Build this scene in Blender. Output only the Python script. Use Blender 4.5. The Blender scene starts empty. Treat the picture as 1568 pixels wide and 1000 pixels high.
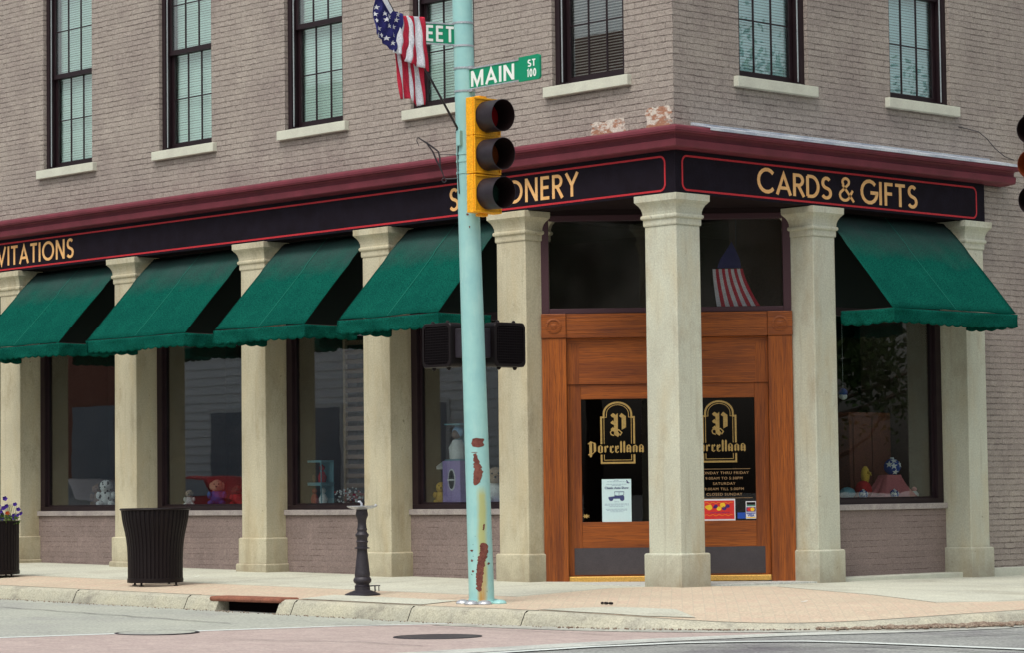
import bpy, math, random
from mathutils import Vector, Matrix, noise
random.seed(7)
R = math.radians
PI = math.pi
scn = bpy.context.scene
COL = scn.collection

# ------------------------------------------------------------------ camera
cam_d = bpy.data.cameras.new('camera'); cam = bpy.data.objects.new('camera', cam_d); COL.objects.link(cam)
cam.location = (19.103, -20.507, 1.008)
_yaw, _pit, _rol = R(136.43), R(3.432), R(-0.70)
fw = Vector((math.cos(_pit)*math.cos(_yaw), math.cos(_pit)*math.sin(_yaw), math.sin(_pit)))
rt = fw.cross(Vector((0, 0, 1))).normalized(); up = rt.cross(fw)
rt, up = (math.cos(_rol)*rt + math.sin(_rol)*up), (-math.sin(_rol)*rt + math.cos(_rol)*up)
cam.rotation_euler = Matrix((rt, up, -fw)).transposed().to_euler()
cam_d.sensor_width = 36.0
cam_d.lens = 36.0*4201/1568
cam_d.clip_start = 0.5; cam_d.clip_end = 2000
scn.camera = cam
scn.render.resolution_x = 1024; scn.render.resolution_y = 654

# ------------------------------------------------------------------ sky and sun (bright overcast)
SUN_EL, SUN_AZ = 60, -72        # azimuth measured from +X, counter-clockwise
w = bpy.data.worlds.new('World'); scn.world = w; w.use_nodes = True
nt = w.node_tree; nt.nodes.clear()
o_ = nt.nodes.new('ShaderNodeOutputWorld'); b_ = nt.nodes.new('ShaderNodeBackground')
s_ = nt.nodes.new('ShaderNodeTexSky'); s_.sky_type = 'NISHITA'; s_.sun_disc = False
s_.sun_elevation = R(SUN_EL); s_.sun_rotation = R(90-SUN_AZ); s_.air_density = 1.4; s_.dust_density = 6; s_.ozone_density = 1.0
h_ = nt.nodes.new('ShaderNodeHueSaturation'); h_.inputs['Saturation'].default_value = 0.42
nt.links.new(s_.outputs[0], h_.inputs['Color']); nt.links.new(h_.outputs[0], b_.inputs[0])
b_.inputs[1].default_value = 0.15
nt.links.new(b_.outputs[0], o_.inputs[0])
sl = bpy.data.lights.new('sun', 'SUN'); so = bpy.data.objects.new('sun', sl); COL.objects.link(so)
sl.energy = 1.15; sl.angle = R(24); sl.color = (1.0, 0.955, 0.88)
sd = Vector((math.cos(R(SUN_EL))*math.cos(R(SUN_AZ)), math.cos(R(SUN_EL))*math.sin(R(SUN_AZ)), math.sin(R(SUN_EL))))
so.rotation_euler = sd.to_track_quat('Z', 'Y').to_euler(); so.location = (10, -20, 30)
scn.view_settings.view_transform = 'Standard'; scn.view_settings.look = 'None'
scn.view_settings.exposure = 0.08; scn.view_settings.gamma = 1.0; scn.view_settings.use_curve_mapping = False

# ------------------------------------------------------------------ helpers
def prop(o, label=None, cat=None, group=None, kind=None):
    for k, v in (('label', label), ('category', cat), ('group', group), ('kind', kind)):
        if v: o[k] = v
    return o

def empty(name, loc, label, cat, group=None, rz=0):
    o = bpy.data.objects.new(name, None); COL.objects.link(o); o.location = loc; o.rotation_euler = (0, 0, rz)
    o.empty_display_size = 0.3
    return prop(o, label, cat, group)

_ORI = {}
class MB:
    def __init__(s): s.v = []; s.f = []; s.m = []; s.cur = 0
    def add(s, vs, fs, mi=None):
        n = len(s.v); s.v += [tuple(p) for p in vs]; s.f += [tuple(i+n for i in f) for f in fs]
        s.m += [s.cur if mi is None else mi]*len(fs); return s
    def box(s, x0, x1, y0, y1, z0, z1, mi=None):
        return s.add([(x0,y0,z0),(x1,y0,z0),(x1,y1,z0),(x0,y1,z0),(x0,y0,z1),(x1,y0,z1),(x1,y1,z1),(x0,y1,z1)],
                     [(0,3,2,1),(4,5,6,7),(0,1,5,4),(1,2,6,5),(2,3,7,6),(3,0,4,7)], mi)
    def loft(s, rings, mi=None, closed=True, caps=True):
        n = len(rings[0]); vs = [p for r in rings for p in r]; fs = []
        for i in range(len(rings)-1):
            for j in range(n if closed else n-1):
                a = i*n+j; b = i*n+(j+1) % n
                fs.append((a, b, b+n, a+n))
        if caps and closed:
            fs.append(tuple(reversed(range(n)))); fs.append(tuple(range((len(rings)-1)*n, len(rings)*n)))
        return s.add(vs, fs, mi)
    def lathe(s, prof, c=(0,0,0), n=24, mi=None, caps=True):
        return s.loft([[(c[0]+r*math.cos(2*PI*k/n), c[1]+r*math.sin(2*PI*k/n), c[2]+z) for k in range(n)] for z, r in prof], mi, True, caps)
    def tube(s, pts, r, n=8, mi=None):
        pts = [Vector(p) for p in pts]; rings = []; rr = r if isinstance(r, (list, tuple)) else [r]*len(pts)
        ref = None
        for i, p in enumerate(pts):
            t = (pts[min(i+1, len(pts)-1)]-pts[max(i-1, 0)]).normalized()
            if ref is None: ref = Vector((0,0,1)) if abs(t.z) < .9 else Vector((1,0,0))
            a = t.cross(ref).normalized(); b = t.cross(a).normalized(); ref = -a.cross(t) if False else ref
            rings.append([p+rr[i]*(math.cos(2*PI*k/n)*a+math.sin(2*PI*k/n)*b) for k in range(n)])
        return s.loft(rings, mi)
    def ball(s, c, r, n=12, m=8, mi=None, sc=(1,1,1)):
        rings = []
        for i in range(m+1):
            th = PI*i/m; rr = max(math.sin(th), 0.02)
            rings.append([(c[0]+r*sc[0]*rr*math.cos(2*PI*k/n), c[1]+r*sc[1]*rr*math.sin(2*PI*k/n), c[2]-r*sc[2]*math.cos(th)) for k in range(n)])
        return s.loft(rings, mi)
    def prism(s, poly, fn, d0, d1, mi=None):
        """poly of (a,b) extruded between depths, fn(a,b,d)->xyz"""
        n = len(poly); vs = [fn(a, b, d0) for a, b in poly]+[fn(a, b, d1) for a, b in poly]
        return s.add(vs, [tuple(range(n)), tuple(range(2*n-1, n-1, -1))]+[(i, (i+1) % n, (i+1) % n+n, i+n) for i in range(n)], mi)
    def build(s, name, mats, parent=None, mat4=None, smooth=False, bevel=0, subs=0, origin=None, solid=0):
        me = bpy.data.meshes.new(name)
        if origin is None and parent is not None and mat4 is None:
            origin = tuple(parent.location) if parent.type == 'EMPTY' else _ORI.get(parent.name)
        vs = s.v if origin is None else [(p[0]-origin[0], p[1]-origin[1], p[2]-origin[2]) for p in s.v]
        assert all(i < len(vs) for f in s.f for i in f), name
        me.from_pydata([tuple(p) for p in vs], [], s.f)
        mats = mats if isinstance(mats, (list, tuple)) else [mats]
        for m in mats: me.materials.append(m)
        me.polygons.foreach_set('material_index', s.m)
        import bmesh
        bm = bmesh.new(); bm.from_mesh(me); bmesh.ops.recalc_face_normals(bm, faces=bm.faces); bm.to_mesh(me); bm.free()
        if smooth:
            me.polygons.foreach_set('use_smooth', [True]*len(me.polygons))
            if hasattr(me, 'set_sharp_from_angle'): me.set_sharp_from_angle(angle=R(smooth if smooth is not True else 40))
        o = bpy.data.objects.new(name, me); COL.objects.link(o); _ORI[o.name] = origin
        if parent is not None: o.parent = parent
        if mat4 is not None: o.matrix_local = mat4
        elif parent is None and origin is not None: o.location = origin
        if solid:
            m = o.modifiers.new('Solidify', 'SOLIDIFY'); m.thickness = solid; m.offset = 0
        if bevel:
            m = o.modifiers.new('Bevel', 'BEVEL'); m.width = bevel; m.segments = 2; m.limit_method = 'ANGLE'; m.angle_limit = R(35)
        if subs:
            m = o.modifiers.new('Sub', 'SUBSURF'); m.levels = subs; m.render_levels = subs
        return o

def origin_of(o):
    return o.matrix_world.translation

# ------------------------------------------------------------------ materials
def N(nt, t, **k):
    n = nt.nodes.new(t)
    for a, b in k.items():
        if a in n.inputs.keys(): n.inputs[a].default_value = b
        else: setattr(n, a, b)
    return n
def mix(nt, fac, a, b, bt='MIX'):
    m = nt.nodes.new('ShaderNodeMix'); m.data_type = 'RGBA'; m.blend_type = bt
    for sock, val in ((m.inputs[0], fac), (m.inputs[6], a), (m.inputs[7], b)):
        if hasattr(val, 'is_linked'): nt.links.new(val, sock)
        elif isinstance(val, (tuple, list)): sock.default_value = (*val[:3], 1)
        else: sock.default_value = val
    return m.outputs[2]
def math_(nt, op, a, b=None, clamp=False):
    m = nt.nodes.new('ShaderNodeMath'); m.operation = op; m.use_clamp = clamp
    for i, val in enumerate((a, b)):
        if val is None: continue
        if hasattr(val, 'is_linked'): nt.links.new(val, m.inputs[i])
        else: m.inputs[i].default_value = val
    return m.outputs[0]
def ramp(nt, src, p0, p1):
    m = nt.nodes.new('ShaderNodeMapRange'); m.inputs[1].default_value = p0; m.inputs[2].default_value = p1
    nt.links.new(src, m.inputs[0]); return m.outputs[0]
def newmat(name):
    m = bpy.data.materials.new(name); m.use_nodes = True; nt = m.node_tree
    return m, nt, nt.nodes['Principled BSDF']
def coords(nt, scale=(1,1,1), kind='Object', rot=(0,0,0)):
    tc = nt.nodes.new('ShaderNodeTexCoord'); mp = nt.nodes.new('ShaderNodeMapping')
    mp.inputs['Scale'].default_value = scale; mp.inputs['Rotation'].default_value = rot
    nt.links.new(tc.outputs[kind], mp.inputs[0]); return mp.outputs[0]
def tnoise(nt, vec, scale, detail=4, rough=.6):
    n = nt.nodes.new('ShaderNodeTexNoise'); n.inputs['Scale'].default_value = scale; n.inputs['Detail'].default_value = detail
    n.inputs['Roughness'].default_value = rough; nt.links.new(vec, n.inputs['Vector']); return n.outputs['Fac']
def bump(nt, bsdf, h, strength=.3, dist=.01):
    b = nt.nodes.new('ShaderNodeBump'); b.inputs['Strength'].default_value = strength; b.inputs['Distance'].default_value = dist
    nt.links.new(h, b.inputs['Height']); nt.links.new(b.outputs[0], bsdf.inputs['Normal'])
_cache = {}
def mat(name, c, c2=None, sc=3, rough=.7, spec=.3, metal=0, grain=.2, gsc=78, bmp=0, bsc=60, stretch=(1,1,1), lo=.35, hi=.65, dirt=None, dsc=1.2, dlo=.55, dhi=.75):
    if name in _cache: return _cache[name]
    m, nt, bs = newmat(name)
    v = coords(nt, stretch)
    col = c
    if c2: col = mix(nt, ramp(nt, tnoise(nt, v, sc, 5), lo, hi), c, c2)
    if dirt: col = mix(nt, ramp(nt, tnoise(nt, v, dsc, 6, .7), dlo, dhi), col, dirt)
    if grain:
        g = ramp(nt, tnoise(nt, coords(nt), gsc, 2), .3, .7)
        gr = nt.nodes.new('ShaderNodeMapRange'); nt.links.new(g, gr.inputs[0]); gr.inputs[3].default_value = 1-grain; gr.inputs[4].default_value = 1+grain
        cc = nt.nodes.new('ShaderNodeCombineColor')
        for i in range(3): nt.links.new(gr.outputs[0], cc.inputs[i])
        col = mix(nt, 1.0, col, cc.outputs[0], 'MULTIPLY')
    if hasattr(col, 'is_linked'): nt.links.new(col, bs.inputs['Base Color'])
    else: bs.inputs['Base Color'].default_value = (*c, 1)
    bs.inputs['Roughness'].default_value = rough; bs.inputs['Metallic'].default_value = metal
    bs.inputs['Specular IOR Level'].default_value = spec
    if bmp: bump(nt, bs, tnoise(nt, v, bsc, 5), bmp, .01)
    _cache[name] = m; return m

def brick_mat(name, c, c2, dark, dirt, row=.067, wid=.215, joint=.006, dark_amt=.75, bstr=.9, wob=.010, course_only=False, patches=False, moss=None):
    m, nt, bs = newmat(name)
    tc = nt.nodes.new('ShaderNodeTexCoord'); sp = nt.nodes.new('ShaderNodeSeparateXYZ'); nt.links.new(tc.outputs['Object'], sp.inputs[0])
    u = math_(nt, 'ADD', sp.outputs[0], sp.outputs[1]); cb = nt.nodes.new('ShaderNodeCombineXYZ')
    nt.links.new(u, cb.inputs[0]); nt.links.new(sp.outputs[2], cb.inputs[1])
    nz = nt.nodes.new('ShaderNodeTexNoise'); nz.inputs['Scale'].default_value = 17; nz.inputs['Detail'].default_value = 4
    nt.links.new(cb.outputs[0], nz.inputs['Vector'])
    sub = nt.nodes.new('ShaderNodeVectorMath'); sub.operation = 'SUBTRACT'; nt.links.new(nz.outputs['Color'], sub.inputs[0]); sub.inputs[1].default_value = (.5,.5,.5)
    scl = nt.nodes.new('ShaderNodeVectorMath'); scl.operation = 'SCALE'; nt.links.new(sub.outputs[0], scl.inputs[0]); scl.inputs['Scale'].default_value = wob*2
    add = nt.nodes.new('ShaderNodeVectorMath'); add.operation = 'ADD'; nt.links.new(cb.outputs[0], add.inputs[0]); nt.links.new(scl.outputs[0], add.inputs[1])
    br = nt.nodes.new('ShaderNodeTexBrick'); br.inputs['Scale'].default_value = 1; br.inputs['Brick Width'].default_value = wid if not course_only else 40
    br.inputs['Row Height'].default_value = row; br.inputs['Mortar Size'].default_value = joint; br.inputs['Mortar Smooth'].default_value = .6; br.inputs['Bias'].default_value = 0
    br.inputs['Color1'].default_value = (0,0,0,1); br.inputs['Color2'].default_value = (1,1,1,1); br.inputs['Mortar'].default_value = (.5,.5,.5,1)
    nt.links.new(add.outputs[0], br.inputs['Vector'])
    obj = tc.outputs['Object']
    col = mix(nt, ramp(nt, tnoise(nt, obj, 1.3, 5, .65), .35, .68), c, c2)
    # brick to brick variation
    sepb = nt.nodes.new('ShaderNodeSeparateColor'); nt.links.new(br.outputs['Color'], sepb.inputs[0])
    vv = nt.nodes.new('ShaderNodeMapRange'); nt.links.new(sepb.outputs[0], vv.inputs[0]); vv.inputs[3].default_value = .95; vv.inputs[4].default_value = 1.05
    cc = nt.nodes.new('ShaderNodeCombineColor'); [nt.links.new(vv.outputs[0], cc.inputs[i]) for i in range(3)]
    col = mix(nt, 1, col, cc.outputs[0], 'MULTIPLY')
    # open joints: dark cracks here and there, the bed joints stronger than the perpends
    bc = nt.nodes.new('ShaderNodeTexBrick'); bc.inputs['Scale'].default_value = 1; bc.inputs['Brick Width'].default_value = 60
    bc.inputs['Row Height'].default_value = row; bc.inputs['Mortar Size'].default_value = joint*1.25; bc.inputs['Mortar Smooth'].default_value = .7
    nt.links.new(add.outputs[0], bc.inputs['Vector'])
    jf = math_(nt, 'MAXIMUM', bc.outputs['Fac'], math_(nt, 'MULTIPLY', br.outputs['Fac'], .5))
    crack = math_(nt, 'MULTIPLY', jf, ramp(nt, math_(nt, 'ADD', math_(nt, 'MULTIPLY', tnoise(nt, add.outputs[0], 9, 4, .75), .6), math_(nt, 'MULTIPLY', tnoise(nt, add.outputs[0], 2.2, 3, .6), .4)), .47, .57))
    col = mix(nt, math_(nt, 'MULTIPLY', crack, dark_amt), col, dark)
    # grime and chips
    chip = ramp(nt, tnoise(nt, obj, 22, 3, .6), .68, .74)
    col = mix(nt, math_(nt, 'MULTIPLY', chip, .5), col, dark)
    col = mix(nt, math_(nt, 'MULTIPLY', ramp(nt, tnoise(nt, obj, .55, 6, .7), .50, .74), .5), col, dirt)
    col = mix(nt, math_(nt, 'MULTIPLY', ramp(nt, tnoise(nt, obj, 3.1, 5, .7), .56, .72), .35), col, dirt)
    col = mix(nt, math_(nt, 'MULTIPLY', ramp(nt, tnoise(nt, obj, 5.3, 4, .6), .58, .72), .22), col, tuple(min(1, x*1.45) for x in c))
    g = nt.nodes.new('ShaderNodeMapRange'); nt.links.new(tnoise(nt, obj, 72, 2), g.inputs[0]); g.inputs[1].default_value = .3; g.inputs[2].default_value = .7
    g.inputs[3].default_value = .76; g.inputs[4].default_value = 1.22
    cg = nt.nodes.new('ShaderNodeCombineColor'); [nt.links.new(g.outputs[0], cg.inputs[i]) for i in range(3)]
    col = mix(nt, 1, col, cg.outputs[0], 'MULTIPLY')
    nt.links.new(col, bs.inputs['Base Color']); bs.inputs['Roughness'].default_value = .8; bs.inputs['Specular IOR Level'].default_value = .2
    hgt = math_(nt, 'MULTIPLY', math_(nt, 'SUBTRACT', 1.0, jf), 1.2)
    hgt = math_(nt, 'ADD', hgt, math_(nt, 'MULTIPLY', tnoise(nt, obj, 34, 6, .7), 1.2))
    hgt = math_(nt, 'ADD', hgt, math_(nt, 'MULTIPLY', sepb.outputs[0], .35))
    bump(nt, bs, hgt, bstr, .012)
    _cache[name] = m; return m

def wood_mat(name, axis):
    m, nt, bs = newmat(name)
    st = {'z': (1,1,.07), 'x': (.07,1,1)}[axis]
    v = coords(nt, st)
    n1 = tnoise(nt, v, 9, 5, .6)
    wv = nt.nodes.new('ShaderNodeTexWave'); wv.wave_type = 'BANDS'; wv.bands_direction = 'X' if axis == 'z' else 'Z'
    wv.inputs['Scale'].default_value = 22; wv.inputs['Distortion'].default_value = 9; wv.inputs['Detail'].default_value = 3; wv.inputs['Detail Scale'].default_value = 1.4
    nt.links.new(v, wv.inputs['Vector'])
    col = mix(nt, ramp(nt, n1, .35, .7), (.40,.108,.014), (.18,.045,.010))
    col = mix(nt, math_(nt, 'MULTIPLY', ramp(nt, wv.outputs['Fac'], .5, .95), .5), col, (.07,.017,.007))
    fine = ramp(nt, tnoise(nt, coords(nt, {'z': (1,1,.03), 'x': (.03,1,1)}[axis]), 120, 3), .5, .72)
    col = mix(nt, math_(nt, 'MULTIPLY', fine, .75), col, (.085,.02,.008))
    nt.links.new(col, bs.inputs['Base Color']); bs.inputs['Roughness'].default_value = .42; bs.inputs['Specular IOR Level'].default_value = .35
    bump(nt, bs, fine, .25, .003)
    _cache[name] = m; return m

def glass_mat(name, boost=1.5, tint=(.86,.9,.9), rgh=0.0):
    m = bpy.data.materials.new(name); m.use_nodes = True; nt = m.node_tree; nt.nodes.clear()
    out = nt.nodes.new('ShaderNodeOutputMaterial'); mx = nt.nodes.new('ShaderNodeMixShader')
    tr = nt.nodes.new('ShaderNodeBsdfTransparent'); tr.inputs[0].default_value = (*tint, 1)
    gl = nt.nodes.new('ShaderNodeBsdfGlossy'); gl.inputs['Roughness'].default_value = rgh; gl.inputs[0].default_value = (1,1,1,1)
    ge = nt.nodes.new('ShaderNodeNewGeometry'); dt = nt.nodes.new('ShaderNodeVectorMath'); dt.operation = 'DOT_PRODUCT'
    nt.links.new(ge.outputs['Incoming'], dt.inputs[0]); nt.links.new(ge.outputs['Normal'], dt.inputs[1])
    ca = math_(nt, 'ABSOLUTE', dt.outputs['Value']); fr_ = math_(nt, 'ADD', math_(nt, 'MULTIPLY', math_(nt, 'POWER', math_(nt, 'SUBTRACT', 1.0, ca), 5.0), .96), .04)
    # slight waviness of old panes
    nb = nt.nodes.new('ShaderNodeBump'); nb.inputs['Strength'].default_value = .035; nb.inputs['Distance'].default_value = .01
    nt.links.new(tnoise(nt, coords(nt), 1.6, 2), nb.inputs['Height']); nt.links.new(nb.outputs[0], gl.inputs['Normal'])
    f = math_(nt, 'MULTIPLY', fr_, boost*.5, True)
    nt.links.new(f, mx.inputs[0]); nt.links.new(tr.outputs[0], mx.inputs[1]); nt.links.new(gl.outputs[0], mx.inputs[2]); nt.links.new(mx.outputs[0], out.inputs[0])
    return m

M_brick = brick_mat('painted_brick', (.392,.346,.305), (.325,.282,.254), (.075,.052,.050), (.225,.178,.172), wob=.011, dark_amt=.62, joint=.007, bstr=1.0)
M_brick_low = brick_mat('painted_brick_base', (.262,.207,.190), (.225,.175,.160), (.06,.035,.035), (.17,.13,.125), course_only=True, wob=.003, joint=.004, dark_amt=.8, bstr=.35)
M_brick_mid = M_brick
M_oldbrick = mat('bare_brick', (.36,.19,.125), (.60,.555,.49), 9, .9, .1, grain=.2, bmp=.5, bsc=30, stretch=(1,1,2.2), lo=.46, hi=.54, dirt=(.34,.29,.25), dsc=7, dlo=.55, dhi=.62)
M_stone = mat('limestone', (.55,.515,.375), (.46,.43,.315), 2.2, .85, .2, grain=.13, gsc=62, bmp=.3, bsc=25, stretch=(1,1,.45), dirt=(.31,.26,.17), dsc=3.2, dlo=.52, dhi=.80)
M_stone2 = mat('limestone_grey', (.57,.585,.475), (.49,.50,.41), 2.0, .85, .2, grain=.13, gsc=62, bmp=.3, bsc=25, stretch=(1,1,.45), dirt=(.38,.34,.25), dsc=3.0, dlo=.52, dhi=.80)
for _m in (M_stone, M_stone2):      # ochre weathering, damp foot and drip marks on the limestone
    _nt = _m.node_tree; _bs = _nt.nodes['Principled BSDF']; _src = _bs.inputs['Base Color'].links[0].from_socket
    _ob = coords(_nt); _sp = _nt.nodes.new('ShaderNodeSeparateXYZ'); _nt.links.new(_ob, _sp.inputs[0])
    _c = mix(_nt, math_(_nt, 'MULTIPLY', ramp(_nt, tnoise(_nt, coords(_nt, (1.6,1.6,.55)), 2.0, 4, .6), .47, .68), .38), _src, (.50,.41,.24))
    _c = mix(_nt, math_(_nt, 'MULTIPLY', ramp(_nt, tnoise(_nt, coords(_nt, (5,5,.35)), 2.4, 4, .65), .56, .72), .35), _c, (.27,.24,.17))
    _ft = math_(_nt, 'SUBTRACT', 1.0, ramp(_nt, math_(_nt, 'SUBTRACT', _sp.outputs[2], math_(_nt, 'MULTIPLY', tnoise(_nt, coords(_nt, (2,2,2)), 4, 5, .7), .55)), -.30, .10))
    _c = mix(_nt, math_(_nt, 'MULTIPLY', _ft, .6), _c, (.24,.205,.15))
    _c = mix(_nt, math_(_nt, 'MULTIPLY', ramp(_nt, tnoise(_nt, _ob, 13, 3, .6), .70, .745), .6), _c, (.17,.15,.11))
    _nt.links.new(_c, _bs.inputs['Base Color'])
M_sill = mat('sill_stone', (.60,.62,.52), (.52,.53,.45), 4, .8, .2, grain=.08)
M_sill_low = mat('sill_stone_low', (.40,.36,.34), (.30,.27,.26), 9, .8, .2, grain=.2, gsc=60)
M_corn = mat('cornice_red', (.180,.033,.050), (.135,.027,.039), 4, .6, .3, grain=.1, bmp=.1, bsc=12)
M_flash = mat('flashing_metal', (.66,.70,.75), (.42,.46,.55), 3, .4, .5, metal=.25, stretch=(1,1,4), lo=.4, hi=.6)
M_board = mat('sign_board', (.010,.007,.011), (.013,.010,.017), 5, .7, .08, grain=.2)
M_redline = mat('sign_red_line', (.50,.025,.035), rough=.5)
M_gold = mat('sign_gold', (.80,.43,.16), (.86,.52,.22), 6, .5, .3, grain=.05)
M_green = mat('awning_canvas', (.005,.077,.056), (.004,.062,.047), 3, .95, .0, grain=.5, gsc=85, bmp=.15, bsc=7)
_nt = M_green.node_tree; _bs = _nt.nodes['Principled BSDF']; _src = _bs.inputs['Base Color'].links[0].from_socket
_sp = _nt.nodes.new('ShaderNodeSeparateXYZ'); _nt.links.new(coords(_nt), _sp.inputs[0])     # grey top: soffit shade mixed into the cloth colour along with dust
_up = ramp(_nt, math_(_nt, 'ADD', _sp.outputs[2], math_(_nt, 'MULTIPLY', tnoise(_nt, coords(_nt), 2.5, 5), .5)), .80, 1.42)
_shade_dust = mix(_nt, math_(_nt, 'MULTIPLY', _up, .8), _src, (.058,.062,.068)); _nt.links.new(_shade_dust, _bs.inputs['Base Color'])
M_greend = mat('awning_inside', (.003,.03,.024), rough=.95, spec=.05)
M_seam = mat('awning_seam', (.015,.16,.12), rough=.9, spec=.1)
M_frame = mat('window_frame_brown', (.020,.010,.013), (.015,.007,.010), 5, .45, .35, grain=.1)
M_frame2 = mat('transom_frame', (.060,.026,.034), rough=.5, spec=.3)
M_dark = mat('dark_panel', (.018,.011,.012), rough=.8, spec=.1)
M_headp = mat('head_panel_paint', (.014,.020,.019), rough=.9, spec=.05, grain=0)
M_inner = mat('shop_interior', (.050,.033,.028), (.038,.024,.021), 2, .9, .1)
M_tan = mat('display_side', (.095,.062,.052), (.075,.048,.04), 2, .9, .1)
M_track = mat('storm_track', (.45,.5,.52), rough=.4, metal=.3)
M_blind = mat('blind_slat', (.80,.97,.88), rough=.6, grain=.04)
M_blind_blue = mat('blind_slat_blue', (.74,.98,.98), rough=.6, grain=.04)
M_blindd = mat('blind_slat_dark', (.36,.33,.32), rough=.6)
M_glass = glass_mat('window_glass', 4.6)
M_glass_up = glass_mat('upper_glass', 7.5, (.92,.97,.97))
M_glass_tr = glass_mat('transom_glass', 2.4, (.85,.85,.85), .05); M_glass_door = glass_mat('door_glass', 1.6, (.5,.5,.5))
M_woodv = wood_mat('oak_vertical', 'z'); M_woodh = wood_mat('oak_horizontal', 'x')
M_kick = mat('kick_plate_metal', (.058,.050,.056), (.046,.039,.045), 8, .5, .5, grain=.15)
M_brass = mat('brass', (.75,.45,.12), rough=.35, metal=.6)
M_goldleaf = mat('gold_leaf', (.42,.28,.09), (.36,.24,.08), 20, .45, .4, metal=.15)
M_black = mat('black_paint', (.008,.005,.006), rough=.45, spec=.2, grain=0)
M_blackm = mat('black_matt', (.011,.008,.010), rough=.7, spec=.2, grain=0)
M_iron = mat('cast_iron', (.028,.024,.034), (.018,.015,.02), 8, .5, .45, bmp=.3, bsc=40)
M_pole = None
M_yellow = mat('signal_yellow', (.92,.44,.014), (.82,.36,.012), 5, .5, .3, dirt=(.45,.19,.02), dsc=6, dlo=.62, dhi=.8)
M_visor = mat('visor_black', (.024,.018,.025), (.016,.012,.017), 12, .45, .4)
M_visor_in = mat('visor_inside', (.012,.006,.006), rough=.8, spec=.1)
M_visor_glow = mat('visor_amber_glow', (.14,.028,.008), (.09,.018,.006), 14, .5, .3)  # lens glow painted into the colour of the middle visor
M_lens_r = mat('lens_red', (.20,.006,.008), rough=.15, spec=.6, grain=0)
M_lens_a = mat('lens_amber', (.12,.03,.008), rough=.15, spec=.6, grain=0)
M_lens_g = mat('lens_green', (.010,.03,.022), rough=.15, spec=.6, grain=0)
M_sgreen = mat('street_sign_green', (.005,.255,.13), rough=.4, grain=.05)
M_white = mat('white_letter', (.80,.84,.80), rough=.5, grain=.03)
M_alu = mat('aluminium', (.55,.58,.62), (.40,.43,.47), 10, .35, .5, metal=.5)
M_flagw = mat('flag_white', (.72,.74,.78), (.60,.62,.68), 9, .85, .1)
M_flagr = mat('flag_red', (.52,.035,.065), (.42,.025,.05), 9, .85, .1)
M_flagb = mat('flag_blue', (.035,.035,.16), (.02,.02,.10), 9, .85, .1)
M_conc = mat('concrete_walk', (.56,.57,.47), (.49,.50,.42), .9, .9, .15, grain=.2, gsc=45, bmp=.2, bsc=30, dirt=(.35,.33,.26), dsc=.8, dlo=.5, dhi=.8)
M_curb = mat('curb_concrete', (.47,.455,.35), (.39,.385,.315), 2.2, .9, .15, grain=.22, gsc=60, bmp=.4, bsc=30, dirt=(.21,.20,.17), dsc=2.5, dlo=.52, dhi=.74)
M_cstreet = mat('concrete_street', (.41,.43,.37), (.35,.37,.33), .8, .9, .15, grain=.25, gsc=35, dirt=(.27,.27,.27), dsc=.5, dlo=.5, dhi=.8)
M_asph = mat('asphalt', (.315,.33,.31), (.235,.245,.235), 1.2, .9, .15, grain=.35, gsc=40, bmp=.4, bsc=50, dirt=(.11,.10,.12), dsc=.7, dlo=.5, dhi=.75)
M_band = mat('band_concrete', (.52,.55,.50), (.43,.45,.42), 1.5, .9, .15, grain=.2, gsc=40, dirt=(.30,.31,.30), dsc=1.5, dlo=.5, dhi=.75)
M_gutter = mat('gutter_concrete', (.44,.45,.39), (.36,.365,.33), 1.6, .9, .15, grain=.25, gsc=40, dirt=(.17,.165,.155), dsc=2, dlo=.5, dhi=.75)
M_mark = mat('road_paint', (.66,.72,.69), (.58,.63,.60), 4, .8, .2, grain=.12, gsc=60)
M_rust = mat('rust', (.21,.08,.062), (.13,.045,.038), 14, .9, .1, bmp=.6, bsc=60)
M_rustplate = mat('rusty_iron', (.30,.12,.075), (.22,.09,.06), 7, .8, .2, grain=.2, gsc=50, bmp=.3)
M_hole = mat('dark_void', (.008,.006,.006), rough=1, spec=0, grain=0)
M_leaf = mat('foliage_flower', (.10,.16,.03), (.05,.10,.015), 30, .8, .2)
M_purple = mat('petal_purple', (.055,.02,.21), (.035,.015,.15), 30, .7, .2)
M_petred = mat('petal_red', (.62,.035,.01), rough=.7)
M_trunk = mat('bark', (.05,.035,.025), rough=.9)
M_crown = mat('tree_leaves', (.045,.075,.020), (.03,.055,.016), 2, .8, .2)

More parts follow.
